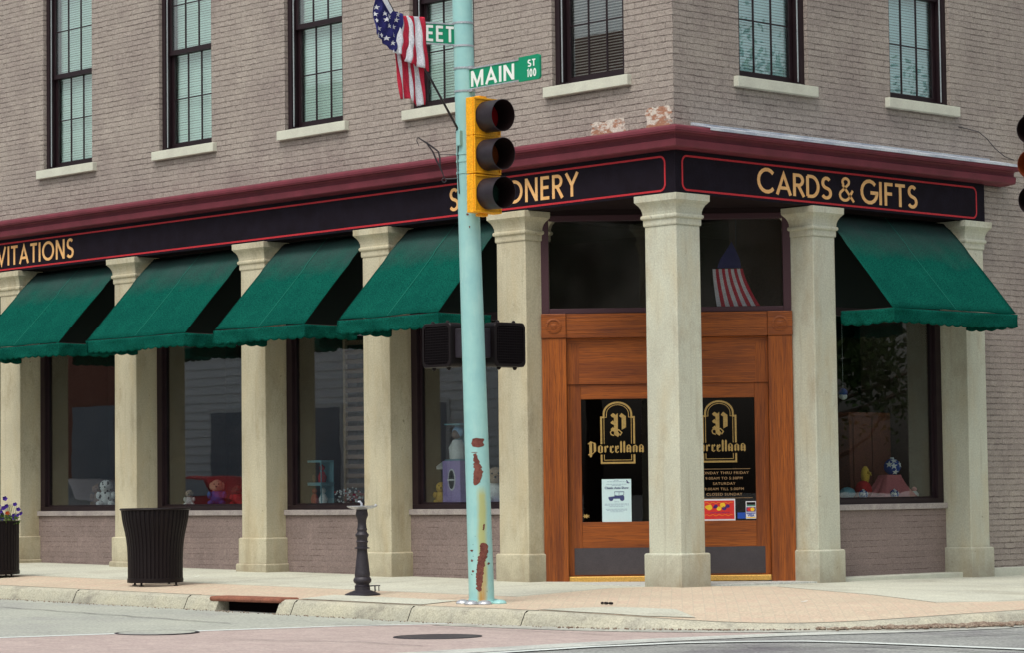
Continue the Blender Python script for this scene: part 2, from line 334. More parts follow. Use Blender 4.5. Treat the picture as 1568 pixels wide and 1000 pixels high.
def paver_mat(name, c, c2, joint, bw, bh, ang=0):
    m, nt, bs = newmat(name)
    v = coords(nt, (1,1,1), 'Object', (0,0,ang))
    br = nt.nodes.new('ShaderNodeTexBrick'); br.inputs['Scale'].default_value = 1; br.inputs['Brick Width'].default_value = bw; br.inputs['Row Height'].default_value = bh
    br.inputs['Mortar Size'].default_value = .005; br.inputs['Mortar Smooth'].default_value = .3
    br.inputs['Color1'].default_value = (*c, 1); br.inputs['Color2'].default_value = (*c2, 1); br.inputs['Mortar'].default_value = (*joint, 1)
    nt.links.new(v, br.inputs['Vector'])
    col = mix(nt, math_(nt, 'MULTIPLY', ramp(nt, tnoise(nt, v, .9, 5), .35, .7), .5), br.outputs['Color'], tuple(x*.78 for x in c))
    g = nt.nodes.new('ShaderNodeMapRange'); nt.links.new(tnoise(nt, v, 40, 3), g.inputs[0]); g.inputs[1].default_value = .3; g.inputs[2].default_value = .7
    g.inputs[3].default_value = .8; g.inputs[4].default_value = 1.2
    cg = nt.nodes.new('ShaderNodeCombineColor'); [nt.links.new(g.outputs[0], cg.inputs[i]) for i in range(3)]
    col = mix(nt, 1, col, cg.outputs[0], 'MULTIPLY')
    nt.links.new(col, bs.inputs['Base Color']); bs.inputs['Roughness'].default_value = .9; bs.inputs['Specular IOR Level'].default_value = .15
    bump(nt, bs, br.outputs['Fac'], -.4, .006)
    return m
M_paver = paver_mat('sidewalk_pavers', (.58,.50,.375), (.57,.445,.34), (.50,.43,.335), .2, .1, R(47))
M_cross = paver_mat('crosswalk_pavers', (.475,.395,.36), (.41,.335,.31), (.38,.325,.31), .2, .1, 0)

# ------------------------------------------------------------------ stroke lettering
def arc(cx, cy, rx, ry, a0, a1, n=14):
    return [(cx+rx*math.cos(R(a0+(a1-a0)*i/n)), cy+ry*math.sin(R(a0+(a1-a0)*i/n))) for i in range(n+1)]
t_ = .075
GL = {
 'A': (.80, [[(.05,0),(.40,.90),(.75,0)], [(.17,.30),(.63,.30)]]),
 'C': (.88, [arc(.50,.5,.44,.44,42,318)]),
 'D': (.72, [[(.08,.06),(.08,.94)], [(.08,.94),(.28,.94)]+arc(.28,.5,.37,.44,90,-90)+[(.08,.06)]]),
 'E': (.52, [[(.08,0),(.08,1)], [(.08,.93),(.50,.93)], [(.08,.52),(.46,.52)], [(.08,.07),(.50,.07)]]),
 'F': (.50, [[(.08,0),(.08,1)], [(.08,.93),(.48,.93)], [(.08,.52),(.44,.52)]]),
 'G': (.92, [arc(.50,.5,.44,.44,42,350)+[(.93,.47),(.56,.47)]]),
 'I': (.16, [[(.08,0),(.08,1)]]),
 'M': (.88, [[(.08,0),(.08,1)], [(.12,.93),(.44,.10),(.76,.93)], [(.80,0),(.80,1)]]),
 'N': (.74, [[(.08,0),(.08,1)], [(.10,.95),(.64,.05)], [(.66,0),(.66,1)]]),
 'O': (.98, [arc(.49,.5,.43,.43,90,450,26)]),
 'R': (.62, [[(.08,0),(.08,1)], [(.08,.93),(.30,.93)]+arc(.30,.71,.22,.22,90,-90)+[(.08,.49)], [(.28,.49),(.58,0)]]),
 'S': (.58, [arc(.30,.72,.20,.215,35,250,10)+arc(.29,.27,.23,.215,75,-150,12)]),
 'T': (.56, [[(.28,0),(.28,.93)], [(.0,.93),(.56,.93)]]),
 'V': (.74, [[(.04,1),(.37,.10),(.70,1)]]),
 'Y': (.70, [[(.03,1),(.35,.48),(.67,1)], [(.35,.48),(.35,0)]]),
 '&': (.86, [[(.86,.0),(.24,.66)]+arc(.40,.81,.19,.15,215,-35,12)+[(.26,.49)]+arc(.33,.25,.28,.21,125,330,12)+[(.80,.47)]]),
 '1': (.26, [[(.05,.80),(.16,.96),(.16,0)]]),
 '0': (.50, [arc(.25,.5,.18,.44,90,450,20)]),
 ' ': (.34, []),
}
def offset_poly(pts, hw):
    P = [Vector((p[0], p[1])) for p in pts]
    Q = [P[0]]
    for p in P[1:]:
        if (p-Q[-1]).length > 1e-5: Q.append(p)
    P = Q; closed = (P[0]-P[-1]).length < 1e-4
    if closed: P = P[:-1]
    L_, R_ = [], []; n = len(P)
    for i, p in enumerate(P):
        a = P[i-1] if (i > 0 or closed) else None; b = P[(i+1) % n] if (i < n-1 or closed) else None
        d1 = (p-a).normalized() if a is not None else (b-p).normalized()
        d2 = (b-p).normalized() if b is not None else d1
        n1 = Vector((-d1.y, d1.x)); n2 = Vector((-d2.y, d2.x)); m = n1+n2
        if m.length < 1e-3: m = n1
        m = m.normalized(); k = hw/max(m.dot(n1), .42)
        L_.append(p+m*k); R_.append(p-m*k)
    return L_, R_, closed
def letters(mb, text, fn, x0, z0, h, total=None, hw=t_, gap=.13, caps_first=1.0, glyphs=GL, depth=(0, .012), fx=1.0):
    """fn(a, b, d): along, up, outward"""
    wd = sum(glyphs[c][0] for c in text)+gap*(len(text)-1)
    sx = h*fx if total is None else total/wd
    x = x0
    k = 0
    for c in text:
        gw, strokes = glyphs[c]
        for st in strokes:
            L_, R_, cl = offset_poly(st, hw)
            n = len(L_)
            k += 1; dd = depth[1]+k*.00012
            rng = range(n if cl else n-1)
            vs = []
            for q in (L_, R_):
                for p in q: vs.append(fn(x+p.x*sx, z0+p.y*h, depth[0]))
            for q in (L_, R_):
                for p in q: vs.append(fn(x+p.x*sx, z0+p.y*h, dd))
            fs = []
            for i in rng:
                j = (i+1) % n
                fs += [(2*n+i, 2*n+j, 3*n+j, 3*n+i), (i, j, 2*n+j, 2*n+i), (n+j, n+i, 3*n+i, 3*n+j)]
            if not cl: fs += [(0, 2*n, 3*n, n), (n-1, 2*n-1, 4*n-1, 3*n-1)]
            mb.add(vs, fs)
        x += (gw+gap)*sx
    return x
fnL = lambda a, b, d: (a, -.02-d, b)          # left street facade, outward -Y
fnR = lambda a, b, d: (.02+d, a, b)           # right street facade, outward +X

def text_mesh(body, size, mb_fn, x, z, d, align='CENTER', ext=.0008, spacing=1.0, bold=0):
    cu = bpy.data.curves.new('t', 'FONT'); cu.body = body; cu.size = size; cu.extrude = ext; cu.align_x = align; cu.space_character = spacing; cu.resolution_u = 3; cu.offset = bold
    ob = bpy.data.objects.new('t', cu); COL.objects.link(ob); bpy.context.view_layer.update()
    dg = bpy.context.evaluated_depsgraph_get(); me = bpy.data.meshes.new_from_object(ob.evaluated_get(dg))
    vs = [mb_fn(x+v.co.x, z+v.co.y, d+v.co.z+ext) for v in me.vertices]; fs = [tuple(p.vertices) for p in me.polygons]
    bpy.data.objects.remove(ob); bpy.data.meshes.remove(me); bpy.data.curves.remove(cu)
    return vs, fs

# ------------------------------------------------------------------ ground heights
CCX, CCY, CRAD = 1.9, -.55, 3.0          # centre and radius of the rounded corner kerb
def zwalk(x, y):
    if x < 0 and y > 0: d = 0
    elif x < 0: d = max(0, -y)
    elif y > 0: d = max(0, x)
    else: d = math.hypot(x, y)
    z = .0105*min(14, max(0, -x))-.008*min(14, max(0, y))-.018*min(d, 5)
    r = math.hypot(x-CCX, y-CCY)
    if r > 1.2 and (x > 0 or y < 0):
        a = math.degrees(math.atan2(y-CCY, x-CCX))
        k = min(1, max(0, (r-1.2)/1.8)); k = k*k*(3-2*k)
        z -= .066*k*math.exp(-((a+50)/26)**2)
    return z
def zroad(x, y):
    return -.192+.0105*min(14, max(0, -x))-.006*min(10, max(0, y-1))
def kerb_path(off=0.0):
    """outline of the kerb's outer top edge moved inwards by off"""
    p = []
    x = -34.0
    while x < CCX-.01: p.append((x, CCY-CRAD+off)); x += .45
    a = -90
    while a <= 0: p.append((CCX+(CRAD-off)*math.cos(R(a)), CCY+(CRAD-off)*math.sin(R(a)))); a += 4.5
    y = CCY+.45
    while y < 34: p.append((CCX+CRAD-off, y)); y += .45
    return p
def ribbon(a_pts, b_pts, n, zf, lift=0, flat=None):
    """surface ruled between two equally long point lists"""
    mb = MB(); vs = []; fs = []
    for (ax, ay), (bx, by) in zip(a_pts, b_pts):
        for i in range(n+1):
            t = i/n; x = ax+(bx-ax)*t; y = ay+(by-ay)*t
            vs.append((x, y, zf(x, y)+lift))
    for k in range(len(a_pts)-1):
        for i in range(n):
            a = k*(n+1)+i; fs.append((a, a+1, a+n+2, a+n+1))
    mb.add(vs, fs); return mb
def poly_sheet(poly, zf, lift, step=.25):
    """a flat region cut into small cells that follow the ground"""
    import bmesh
    bm = bmesh.new(); vs = [bm.verts.new((x, y, 0)) for x, y in poly]; bm.faces.new(vs)
    xs = [p[0] for p in poly]; ys = [p[1] for p in poly]
    for ax, lo, hi in ((0, min(xs), max(xs)), (1, min(ys), max(ys))):
        k = math.floor(lo/step)*step+step
        while k < hi:
            co = (k, 0, 0) if ax == 0 else (0, k, 0); no = (1, 0, 0) if ax == 0 else (0, 1, 0)
            bmesh.ops.bisect_plane(bm, geom=bm.verts[:]+bm.edges[:]+bm.faces[:], plane_co=co, plane_no=no, dist=1e-5); k += step
    mb = MB(); bm.verts.index_update()
    mb.add([(v.co.x, v.co.y, zf(v.co.x, v.co.y)+lift) for v in bm.verts], [tuple(v.index for v in f.verts) for f in bm.faces]); bm.free()
    return mb
S = lambda o: prop(o, kind='structure')

# the asphalt: one sheet to the horizon
gx = [-400, -200, -100, -60, -34]+[-30+2*i for i in range(15)]+[0, .5, 1, 1.5, 2, 3, 4, 5, 6, 8, 10, 15, 20, 34, 60, 100, 200, 400]
gy = [-400, -200, -100, -60, -34, -20, -12, -8, -6, -5, -4, -3, -2, -1, 0, 1, 2, 4, 6, 8, 11, 14, 20, 34, 60, 100, 200, 400]
mb = MB(); mb.add([(x, y, zroad(x, y)-.002) for x in gx for y in gy], [(i*len(gy)+j, (i+1)*len(gy)+j, (i+1)*len(gy)+j+1, i*len(gy)+j+1) for i in range(len(gx)-1) for j in range(len(gy)-1)])
S(mb.build('road', M_asph))
# pale concrete of the left street
S(poly_sheet([(-34, -13.6), (-2.0, -13.6), (-.85, -7.56), (-.03, -4.65), (.55, -3.63), (-34, -3.63)], zroad, .001, 1.0).build('concrete_street', M_cstreet))
# brick crossing with pale bands
S(poly_sheet([(-2.0, -13.6), (2.3, -13.6), (3.55, -7.4), (3.72, -5.7), (3.85, -4.45), (4.18, -3.27), (3.6, -3.3), (2.6, -3.6), (.55, -3.63), (-.03, -4.65), (-.85, -7.56)], zroad, .001, 1.0).build('crosswalk', M_cross))
S(poly_sheet([(2.3, -13.6), (2.8, -13.6), (3.98, -7.4), (4.10, -6.1), (4.20, -4.82), (4.49, -3.61), (5.0, -2.54), (5.3, -1.6), (5.05, -1.6), (4.80, -2.45), (4.50, -2.75), (4.18, -3.27), (3.85, -4.45), (3.72, -5.7), (3.55, -7.4)], zroad, .0035, 1.0).build('crosswalk_band', M_band))
S(poly_sheet([(-.85, -7.56), (-2.0, -13.6), (-1.86, -13.6), (-.73, -7.56), (.09, -4.65), (.67, -3.64), (.55, -3.64), (-.03, -4.65)], zroad, .0035, 1.0).build('crosswalk_edge_line', M_mark))
# gutter pan round the corner and along both kerbs
kp = kerb_path(-.07); kq = kerb_path(-.46)
n0 = [i for i, p in enumerate(kp) if p[0] > .2]
S(ribbon([kp[i] for i in n0], [kq[i] for i in n0], 2, zroad, .0045).build('gutter', M_gutter))
# painted lines of the two crossings
def line_strip(pts, wd, lift=.007):
    L_, R_, _ = offset_poly(pts, wd/2)
    return ribbon([tuple(p) for p in L_], [tuple(p) for p in R_], 1, zroad, lift)
def dense(pts, st=.5):
    o = []
    for a, b in zip(pts, pts[1:]):
        k = max(1, int(math.dist(a, b)/st)); o += [(a[0]+(b[0]-a[0])*i/k, a[1]+(b[1]-a[1])*i/k) for i in range(k)]
    return o+[pts[-1]]
S(line_strip(dense([(3.9, -10), (4.22, -6.9), (4.28, -5.6), (4.50, -4.83), (4.82, -4.38), (5.14, -4.12), (5.61, -4.03), (6.2, -4.03), (7.5, -4.04), (20, -4.04)]), .13).build('road_marking', M_mark))
S(line_strip([(5.75, -1.9), (5.75, 20)], .10).build('road_marking', M_mark))

# pavement: concrete base, paver overlay and kerb
inner = kerb_path(.16)
base = [(min(x, 0.0), .36) if y <= CCY-CRAD+.2 else None for x, y in inner]
bp = []
for (x, y) in inner:
    if x < 0 and y < -2: bp.append((x, .5))
    elif x <= CCX and y < -2: bp.append((-.3-.2*0, .3))
    elif y < CCY: bp.append((-.36, .36))
    else: bp.append((-.5, max(y, .4)))
S(ribbon(inner, bp, 26, zwalk).build('sidewalk', M_conc))
# paver field: outer kerb line to the inner boundary
bnd = []
key = [(-34, -2.0), (-8, -2.0), (-.35, -1.98), (-.55, -.42), (-.05, .45), (.45, .95), (2.3, .24), (3.55, -.42), (3.75, .2), (3.85, 34)]
pa = [p for p in inner if p[0] < -.3]
mbp = ribbon(pa, [(x, -2.0) for x, y in pa], 8, zwalk, .006)
poly = [p for p in inner if p[0] >= -.75 and p[1] < 30]
polyc = [(-.75+.0, -2.0)]+[(-.75, -3.39)]+[p for p in poly if p[0] > -.7]+[(4.74, 33), (3.9, 33), (3.85, .2), (3.55, -.42), (2.3, .24), (.45, .95), (-.05, .45), (-.55, -.42), (-.35, -1.98)]
m2 = poly_sheet(polyc, zwalk, .006, .25)
mbp2 = MB(); mbp2.add(mbp.v, mbp.f); mbp2.add(m2.v, m2.f)
pa = [p for p in pa if p[0] < -.70]
mbp2 = ribbon(pa+[(-.75, -3.39)], [(x, -2.0) for x, y in pa]+[(-.75, -2.0)], 8, zwalk, .006); mbp2.add(m2.v, m2.f)
S(mbp2.build('brick_paving', M_paver))
# kerb
ki = kerb_path(.165); k0 = kerb_path(.0); k1 = kerb_path(-.02); k2 = kerb_path(-.075)
rings = []
for i in range(len(k0)):
    zt = zwalk(*k0[i])+.010; zb = zroad(*k2[i])-.05
    f = lambda p, z: (p[0], p[1], z)
    rings.append([f(ki[i], zt-.004), f(kerb_path_pt if False else ((ki[i][0]+k0[i][0])/2, (ki[i][1]+k0[i][1])/2), zt), f((k0[i][0]*.85+ki[i][0]*.15, k0[i][1]*.85+ki[i][1]*.15), zt), f(k1[i], zt-.022), f(k2[i], min(zb+.05, zt-.03)), f(k2[i], zb), f(ki[i], zb)])
INL = (-3.02, -2.05)      # storm drain opening in the kerb
cut = [i for i, p in enumerate(k0) if p[1] < -3.5 and INL[0]-.05 < p[0] < INL[1]+.05]
mb = MB()
a, b = cut[0], cut[-1]
def snap(ring_i, x):      # move a whole ring along the straight kerb
    return [(x, q[1], q[2]) for q in rings[ring_i]]
mb.loft(rings[:a]+[snap(a, INL[0])]); mb.loft([snap(b, INL[1])]+rings[b+1:])
mb.cur = 1
for x in (-9.1, -7.3, -5.52, -3.54, -1.82, -.1, 1.42):
    z = zwalk(x, -3.5)
    zt = zwalk(x, -3.55)+.010; zb_ = zroad(x, -3.62); mb.prism([(-3.40, zt+.0005), (-3.545, zt+.0005), (-3.572, zt-.021), (-3.628, zb_), (-3.40, zb_)], lambda a, b, d, x=x: (x+d, a, b), -.004, .004)
S(mb.build('kerb', [M_curb, M_hole], smooth=30))
# patch slab by the ramp
S(poly_sheet([(1.35, -3.36), (1.7, -2.75), (2.35, -2.6), (2.95, -3.0), (2.6, -3.27), (1.9, -3.38)], zwalk, .012, .25).build('paving_patch', M_conc))
S(poly_sheet([(-2.0, -3.36), (-2.2, -2.75), (-.35, -2.75), (-.2, -3.36)], zwalk, .012, .25).build('paving_patch', M_conc))
# storm drain in the kerb
zi = zwalk(-2.5, -3.5)
t = empty('storm_drain', (-2.5, -3.5, zi), 'rusty iron storm drain inlet with dark slot set in the kerb', 'storm drain')
mb = MB(); mb.box(-3.16, -2.02, -3.595, -3.34, zi-.030, zi+.020); mb.build('cover_plate', M_rustplate, t, bevel=.02)
mb = MB(); mb.box(INL[0]+.005, INL[1]-.005, -3.45, -3.10, zi-.25, zi-.034); mb.build('drain_throat', M_hole, t)
mb = MB(); mb.box(INL[0]-.003, INL[1]+.003, -3.66, -3.4, zi-.22, zi-.142); mb.build('drain_lip', M_curb, t)
# manholes
for (x, y, r, lab, m) in ((2.16, -5.28, .37, 'dark round manhole cover in the pink brick crossing', M_kick), (-.37, -6.28, .37, 'pale manhole cover with dark rim at the edge of the concrete street', M_cstreet)):
    z = zroad(x, y); t = empty('manhole_cover', (x, y, z), lab, 'manhole cover')
    mb = MB(); mb.lathe([(.002, r), (.0065, r-.002), (.0065, r-.03)], (x, y, z), 40); mb.build('rim', M_iron, t)
    mb = MB(); mb.lathe([(.006, r-.03), (.0075, r-.05)], (x, y, z), 40)
    mb.build('lid', m, t)

# ================================================================== the building
bld = empty('corner_building', (0, 0, 0), 'two-storey taupe painted brick corner shop building with limestone pillars and dark red cornice', 'building')
WL = .06      # wall face is set back this far from the pillar face
PL = lambda u, z, d=0: (u, WL+d, z)         # left street wall: u = x, d = depth inwards
PR = lambda u, z, d=0: (-WL-d, u, z)        # right street wall: u = y
def wall(P, u0, u1, z0, z1, holes, th=.34, mi=0):
    us = sorted({u0, u1}|{h[0] for h in holes}|{h[1] for h in holes}); zs = sorted({z0, z1}|{h[2] for h in holes}|{h[3] for h in holes})
    mb = MB(); idx = {}
    def V(i, j, k):
        if (i, j, k) not in idx: idx[(i, j, k)] = len(mb.v); mb.v.append(P(us[i], zs[j], th*k))
        return idx[(i, j, k)]
    solid = lambda i, j: 0 <= i < len(us)-1 and 0 <= j < len(zs)-1 and not any(h[0] <= us[i] < h[1] and h[2] <= zs[j] < h[3] for h in holes)
    for i in range(len(us)-1):
        for j in range(len(zs)-1):
            if not solid(i, j): continue
            for k in (0, 1): mb.f.append((V(i,j,k), V(i+1,j,k), V(i+1,j+1,k), V(i,j+1,k)))
            for di, dj, e in ((-1,0,((i,j),(i,j+1))), (1,0,((i+1,j),(i+1,j+1))), (0,-1,((i,j),(i+1,j))), (0,1,((i,j+1),(i+1,j+1)))):
                if not solid(i+di, j+dj): (a, b) = e; mb.f.append((V(*a,0), V(*b,0), V(*b,1), V(*a,1)))
    mb.m = [mi]*len(mb.f); return mb
WZ0, WZ1 = 5.35, 7.90
winL = [(-14.10, -13.0), (-11.54, -10.42), (-8.95, -7.86), (-6.42, -5.34), (-4.15, -3.07), (-1.84, -.76)]
winR = [(1.08, 2.20), (3.61, 4.71), (6.2, 7.3)]
mb = wall(PL, -16, -WL-.34, 4.46, 9.3, [(a, b, WZ0, WZ1) for a, b in winL]); mb.build('upper_wall', M_brick, bld)
mb = wall(PR, WL+.34, 9, 4.46, 9.3, [(a, b, WZ0, WZ1) for a, b in winR])
mb.add([PR(WL+.34, z, d) for z, d in ((4.46,0),(9.3,0),(9.3,.34),(4.46,.34))], [])
o = mb.build('upper_wall', M_brick, bld)
mb = MB(); mb.box(-WL-.34, -WL, WL, WL+.34, 4.46, 9.3); mb.build('corner_brickwork', M_brick, bld)
mb = MB(); mb.box(-.045, -.40, 5.19, 9, -.12, 4.46); mb.build('side_wall', M_brick_mid, bld)
mb = MB(); mb.box(-.42, -.015, 5.20, 9, -.12, .055); mb.build('base_course', M_sill, bld, bevel=.01)
mb = MB(); mb.box(-.44, -.10, 2.53, 4.83, -.15, .018); mb.build('base_course', M_sill, bld, bevel=.01)
# roof, rear and party walls, floors
mb = MB(); mb.box(-16, -.4, .4, 9, 9.0, 9.3); mb.build('roof', M_dark, bld)
mb = MB(); mb.box(-16.3, -16, .06, 9.3, -.2, 9.3); mb.build('party_wall', M_brick_mid, bld); mb = MB(); mb.box(-16, -.06, 9, 9.3, -.2, 9.3); mb.build('rear_wall', M_brick_mid, bld)
mb = MB(); mb.box(-15.9, -.5, .45, 8.9, 4.14, 4.44); mb.build('upper_floor', M_inner, bld)
mb = MB(); mb.box(-15.9, -.5, 3.2, 8.9, .005, .03); mb.build('shop_floor', M_inner, bld)
mb = MB(); mb.box(-15.9, -2.6, 2.9, 3.0, 0, 4.1); mb.build('partition', M_inner, bld); mb = MB(); mb.box(-3.1, -3.0, 3.01, 8.9, 0, 4.1); mb.build('partition', M_inner, bld)
# pale patches of bare brick just above the cornice
def ragged(u0, u1, z0, z1, seed, n=26):
    rnd = random.Random(seed); p = []
    for i in range(n):
        t = i/n*4; s = t % 1
        q = [(u0+(u1-u0)*s, z0), (u1, z0+(z1-z0)*s), (u1-(u1-u0)*s, z1), (u0, z1-(z1-z0)*s)][int(t)]
        p.append((q[0]+rnd.uniform(-.022, .022), q[1]+rnd.uniform(-.012, .012)))
    return p
for k, (a, b, c, d) in enumerate(((-1.25, -.77, 4.70, 4.90), (-.46, -.10, 4.70, 4.97))):
    mb = MB(); mb.prism(ragged(a, b, c, d, k), lambda u, z, e: (u, WL-.002+e, z), 0, .02)
    prop(mb.build('bare_brick_patch', M_oldbrick, bld), 'flaked patch of bare brick')

# cornice swept round the corner: (outward, z)
prof = [(-.05, 4.735), (.10, 4.735), (.215, 4.705), (.222, 4.69), (.222, 4.662), (.214, 4.655), (.219, 4.650), (.216, 4.644), (.150, 4.640), (.138, 4.625), (.138, 4.590), (.166, 4.578), (.168, 4.572), (.160, 4.510), (.150, 4.500), (.03, 4.487), (-.05, 4.485)]
def sweep_corner(prof, xl, yr):
    rings = [[(xl, -p, z) for p, z in prof], [(p, -p, z) for p, z in prof], [(p, yr, z) for p, z in prof]]
    mb = MB(); mb.loft(rings); return mb
mb = sweep_corner(prof, -16, 5.62); mb.build('cornice', M_corn, bld)
mb = MB()
for y in (.30, .27): pass
mb.prism([(.30, 0), (5.58, 0), (5.58, 1), (.30, 1)], lambda u, v, e: (.228-v*.26+0, u, 4.712+v*.060+e), 0, .008)
mb.prism([(.30, 0), (5.58, 0), (5.58, 1), (.30, 1)], lambda u, v, e: (.226+e, u, 4.690+v*.022), 0, .006)
mb.prism([(.30+.0, 0), (5.40, 0), (5.40, 1), (.30, 1)], lambda u, v, e: (-.050+e, u, 4.765+v*.035), 0, .010)
mb.build('flashing', M_flash, bld)
# soffit board, head board behind the signs and dark wall over the shop windows
mb = MB(); mb.box(-16, -.02, .03, .34, 4.045, 4.48); mb.box(-.34, -.03, .34, 5.19, 4.052, 4.478)
mb.build('head_beam', M_dark, bld)
mb = MB(); mb.add([(-2.9, .33, 4.06), (-.33, .33, 4.06), (-.33, 2.9, 4.06), (-2.9, .33, 4.10), (-.33, .33, 4.10), (-.33, 2.9, 4.10)], [(0,1,2), (3,4,5), (0,1,4,3), (1,2,5,4), (2,0,3,5)]); mb.build('entry_ceiling', M_dark, bld)

# pillars
def ring_rect(x0, x1, y0, y1, z, p): return [(x0-p, y0-p, z), (x1+p, y0-p, z), (x1+p, y1+p, z), (x0-p, y1+p, z)]
def pillar(x0, x1, y0, y1, zb, m, tiers=((.33, .032),), lab=None):
    mb = MB(); z = zb
    sh = [ (.345, .0), (3.70, -.002) ]
    for i, (zt, p) in enumerate(tiers):
        mb.loft([ring_rect(x0, x1, y0, y1, z, p), ring_rect(x0, x1, y0, y1, zt-.012, p), ring_rect(x0, x1, y0, y1, zt, p-.012)]); z = zt-.002
    pl = mb.build('plinth', m, None, bevel=.006)
    mb = MB(); zt = tiers[-1][0]
    mb.loft([ring_rect(x0, x1, y0, y1, zt-.02, 0), ring_rect(x0, x1, y0, y1, 3.725, -.003)])
    s = mb.build('pillar', m, bld, bevel=.010)
    mb = MB()
    cp = [(3.722, .004), (3.735, .008), (3.79, .008), (3.793, .018), (3.803, .026), (3.818, .028), (3.832, .024), (3.838, .012), (3.87, .014), (3.905, .024), (3.935, .040), (3.958, .060), (3.966, .064), (3.972, .072), (4.036, .074), (4.040, .070)]
    mb.loft([ring_rect(x0, x1, y0, y1, z, p) for z, p in cp])
    c = mb.build('capital', m, s)
    pl.parent = s
    if lab: s['label'] = lab
    return s
PX = [(-15.14, -14.67), (-12.50, -12.02), (-9.855, -9.385), (-7.228, -6.757), (-4.952, -4.484), (-2.691, -2.232)]
for i, (a, b) in enumerate(PX):
    tiers = ((.17, .055), (.48, .030)) if i < 4 else ((.325, .030),)
    pillar(a, b, 0, .37, zwalk(a, 0)-.05, M_stone, tiers)
pillar(-.449, 0, 0, .366, -.06, M_stone2, ((.347, .036),), 'free-standing corner pillar in front of the doors')
pillar(-.39, 0, 2.157, 2.527, -.08, M_stone2, ((.333, .034),))
pillar(-.39, 0, 4.835, 5.187, -.10, M_stone2, ((.300, .034),))

# shop windows
def shop_window(P, u0, u1, zb, dep, zh=3.0, out=None):
    """P(u,z,d) with d inwards from the pillar face"""
    def bx(mb, a, b, c, d, z0, z1, mi=None):
        q = [P(a, z0, c), P(b, z0, c), P(b, z0, d), P(a, z0, d), P(a, z1, c), P(b, z1, c), P(b, z1, d), P(a, z1, d)]
        mb.add(q, [(0,3,2,1),(4,5,6,7),(0,1,5,4),(1,2,6,5),(2,3,7,6),(3,0,4,7)], mi)
    mb = MB(); bx(mb, u0, u1, dep, dep+.2, zb-.1, .742); mb.build('brick_stall_riser', M_brick_low, bld)
    mb = MB(); bx(mb, u0+.002, u1-.002, dep-.035, dep+.12, .744, .808)
    mb.build('stone_sill', M_sill_low, bld, bevel=.006)
    mb = MB(); bx(mb, u0, u1, dep+.02, dep+.14, zh, 4.05); mb.build('head_panel', M_headp, bld)
    mb = MB(); fw_ = .10
    bx(mb, u0+.001, u1-.001, dep+.025, dep+.13, .809, .865); bx(mb, u0+.001, u1-.001, dep+.025, dep+.13, zh-.09, zh-.001)
    bx(mb, u0+.001, u0+fw_, dep+.025, dep+.13, .866, zh-.091); bx(mb, u1-fw_, u1-.001, dep+.025, dep+.13, .866, zh-.091)
    bx(mb, u0+fw_, u0+fw_+.03, dep+.07, dep+.11, .866, zh-.091); bx(mb, u1-fw_-.03, u1-fw_, dep+.07, dep+.11, .866, zh-.091); bx(mb, u0+fw_+.03, u1-fw_-.03, dep+.07, dep+.11, .866, .885)
    win = mb.build('shop_window', M_frame, bld)
    mb = MB(); bx(mb, u0+fw_+.002, u1-fw_-.002, dep+.085, dep+.092, .867, zh-.093)
    mb.build('pane', M_glass, win)
    # display floor, sides and low back board
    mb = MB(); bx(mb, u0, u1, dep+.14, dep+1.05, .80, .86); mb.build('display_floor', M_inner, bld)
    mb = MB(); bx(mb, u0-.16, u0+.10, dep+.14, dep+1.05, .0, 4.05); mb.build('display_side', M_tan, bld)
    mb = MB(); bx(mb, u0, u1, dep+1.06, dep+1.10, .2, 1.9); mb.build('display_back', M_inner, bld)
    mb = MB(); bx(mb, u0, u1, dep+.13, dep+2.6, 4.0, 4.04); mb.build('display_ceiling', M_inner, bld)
    return win
QL = lambda u, z, d: (u, d, z)
QR = lambda u, z, d: (-d, u, z)
bays = [(-14.67, -12.50), (-12.02, -9.855), (-9.385, -7.228), (-6.757, -4.952), (-4.484, -2.691)]
for a, b in bays: shop_window(QL, a, b, zwalk((a+b)/2, 0), .30)
# on the right street the display side stands at the far end
shop_window(QR, 2.527, 4.835, -.06, .35)
mb = MB(); mb.box(-1.50, -.50, 4.76, 5.0, 0, 4.0); mb.build('display_side', M_tan, bld)

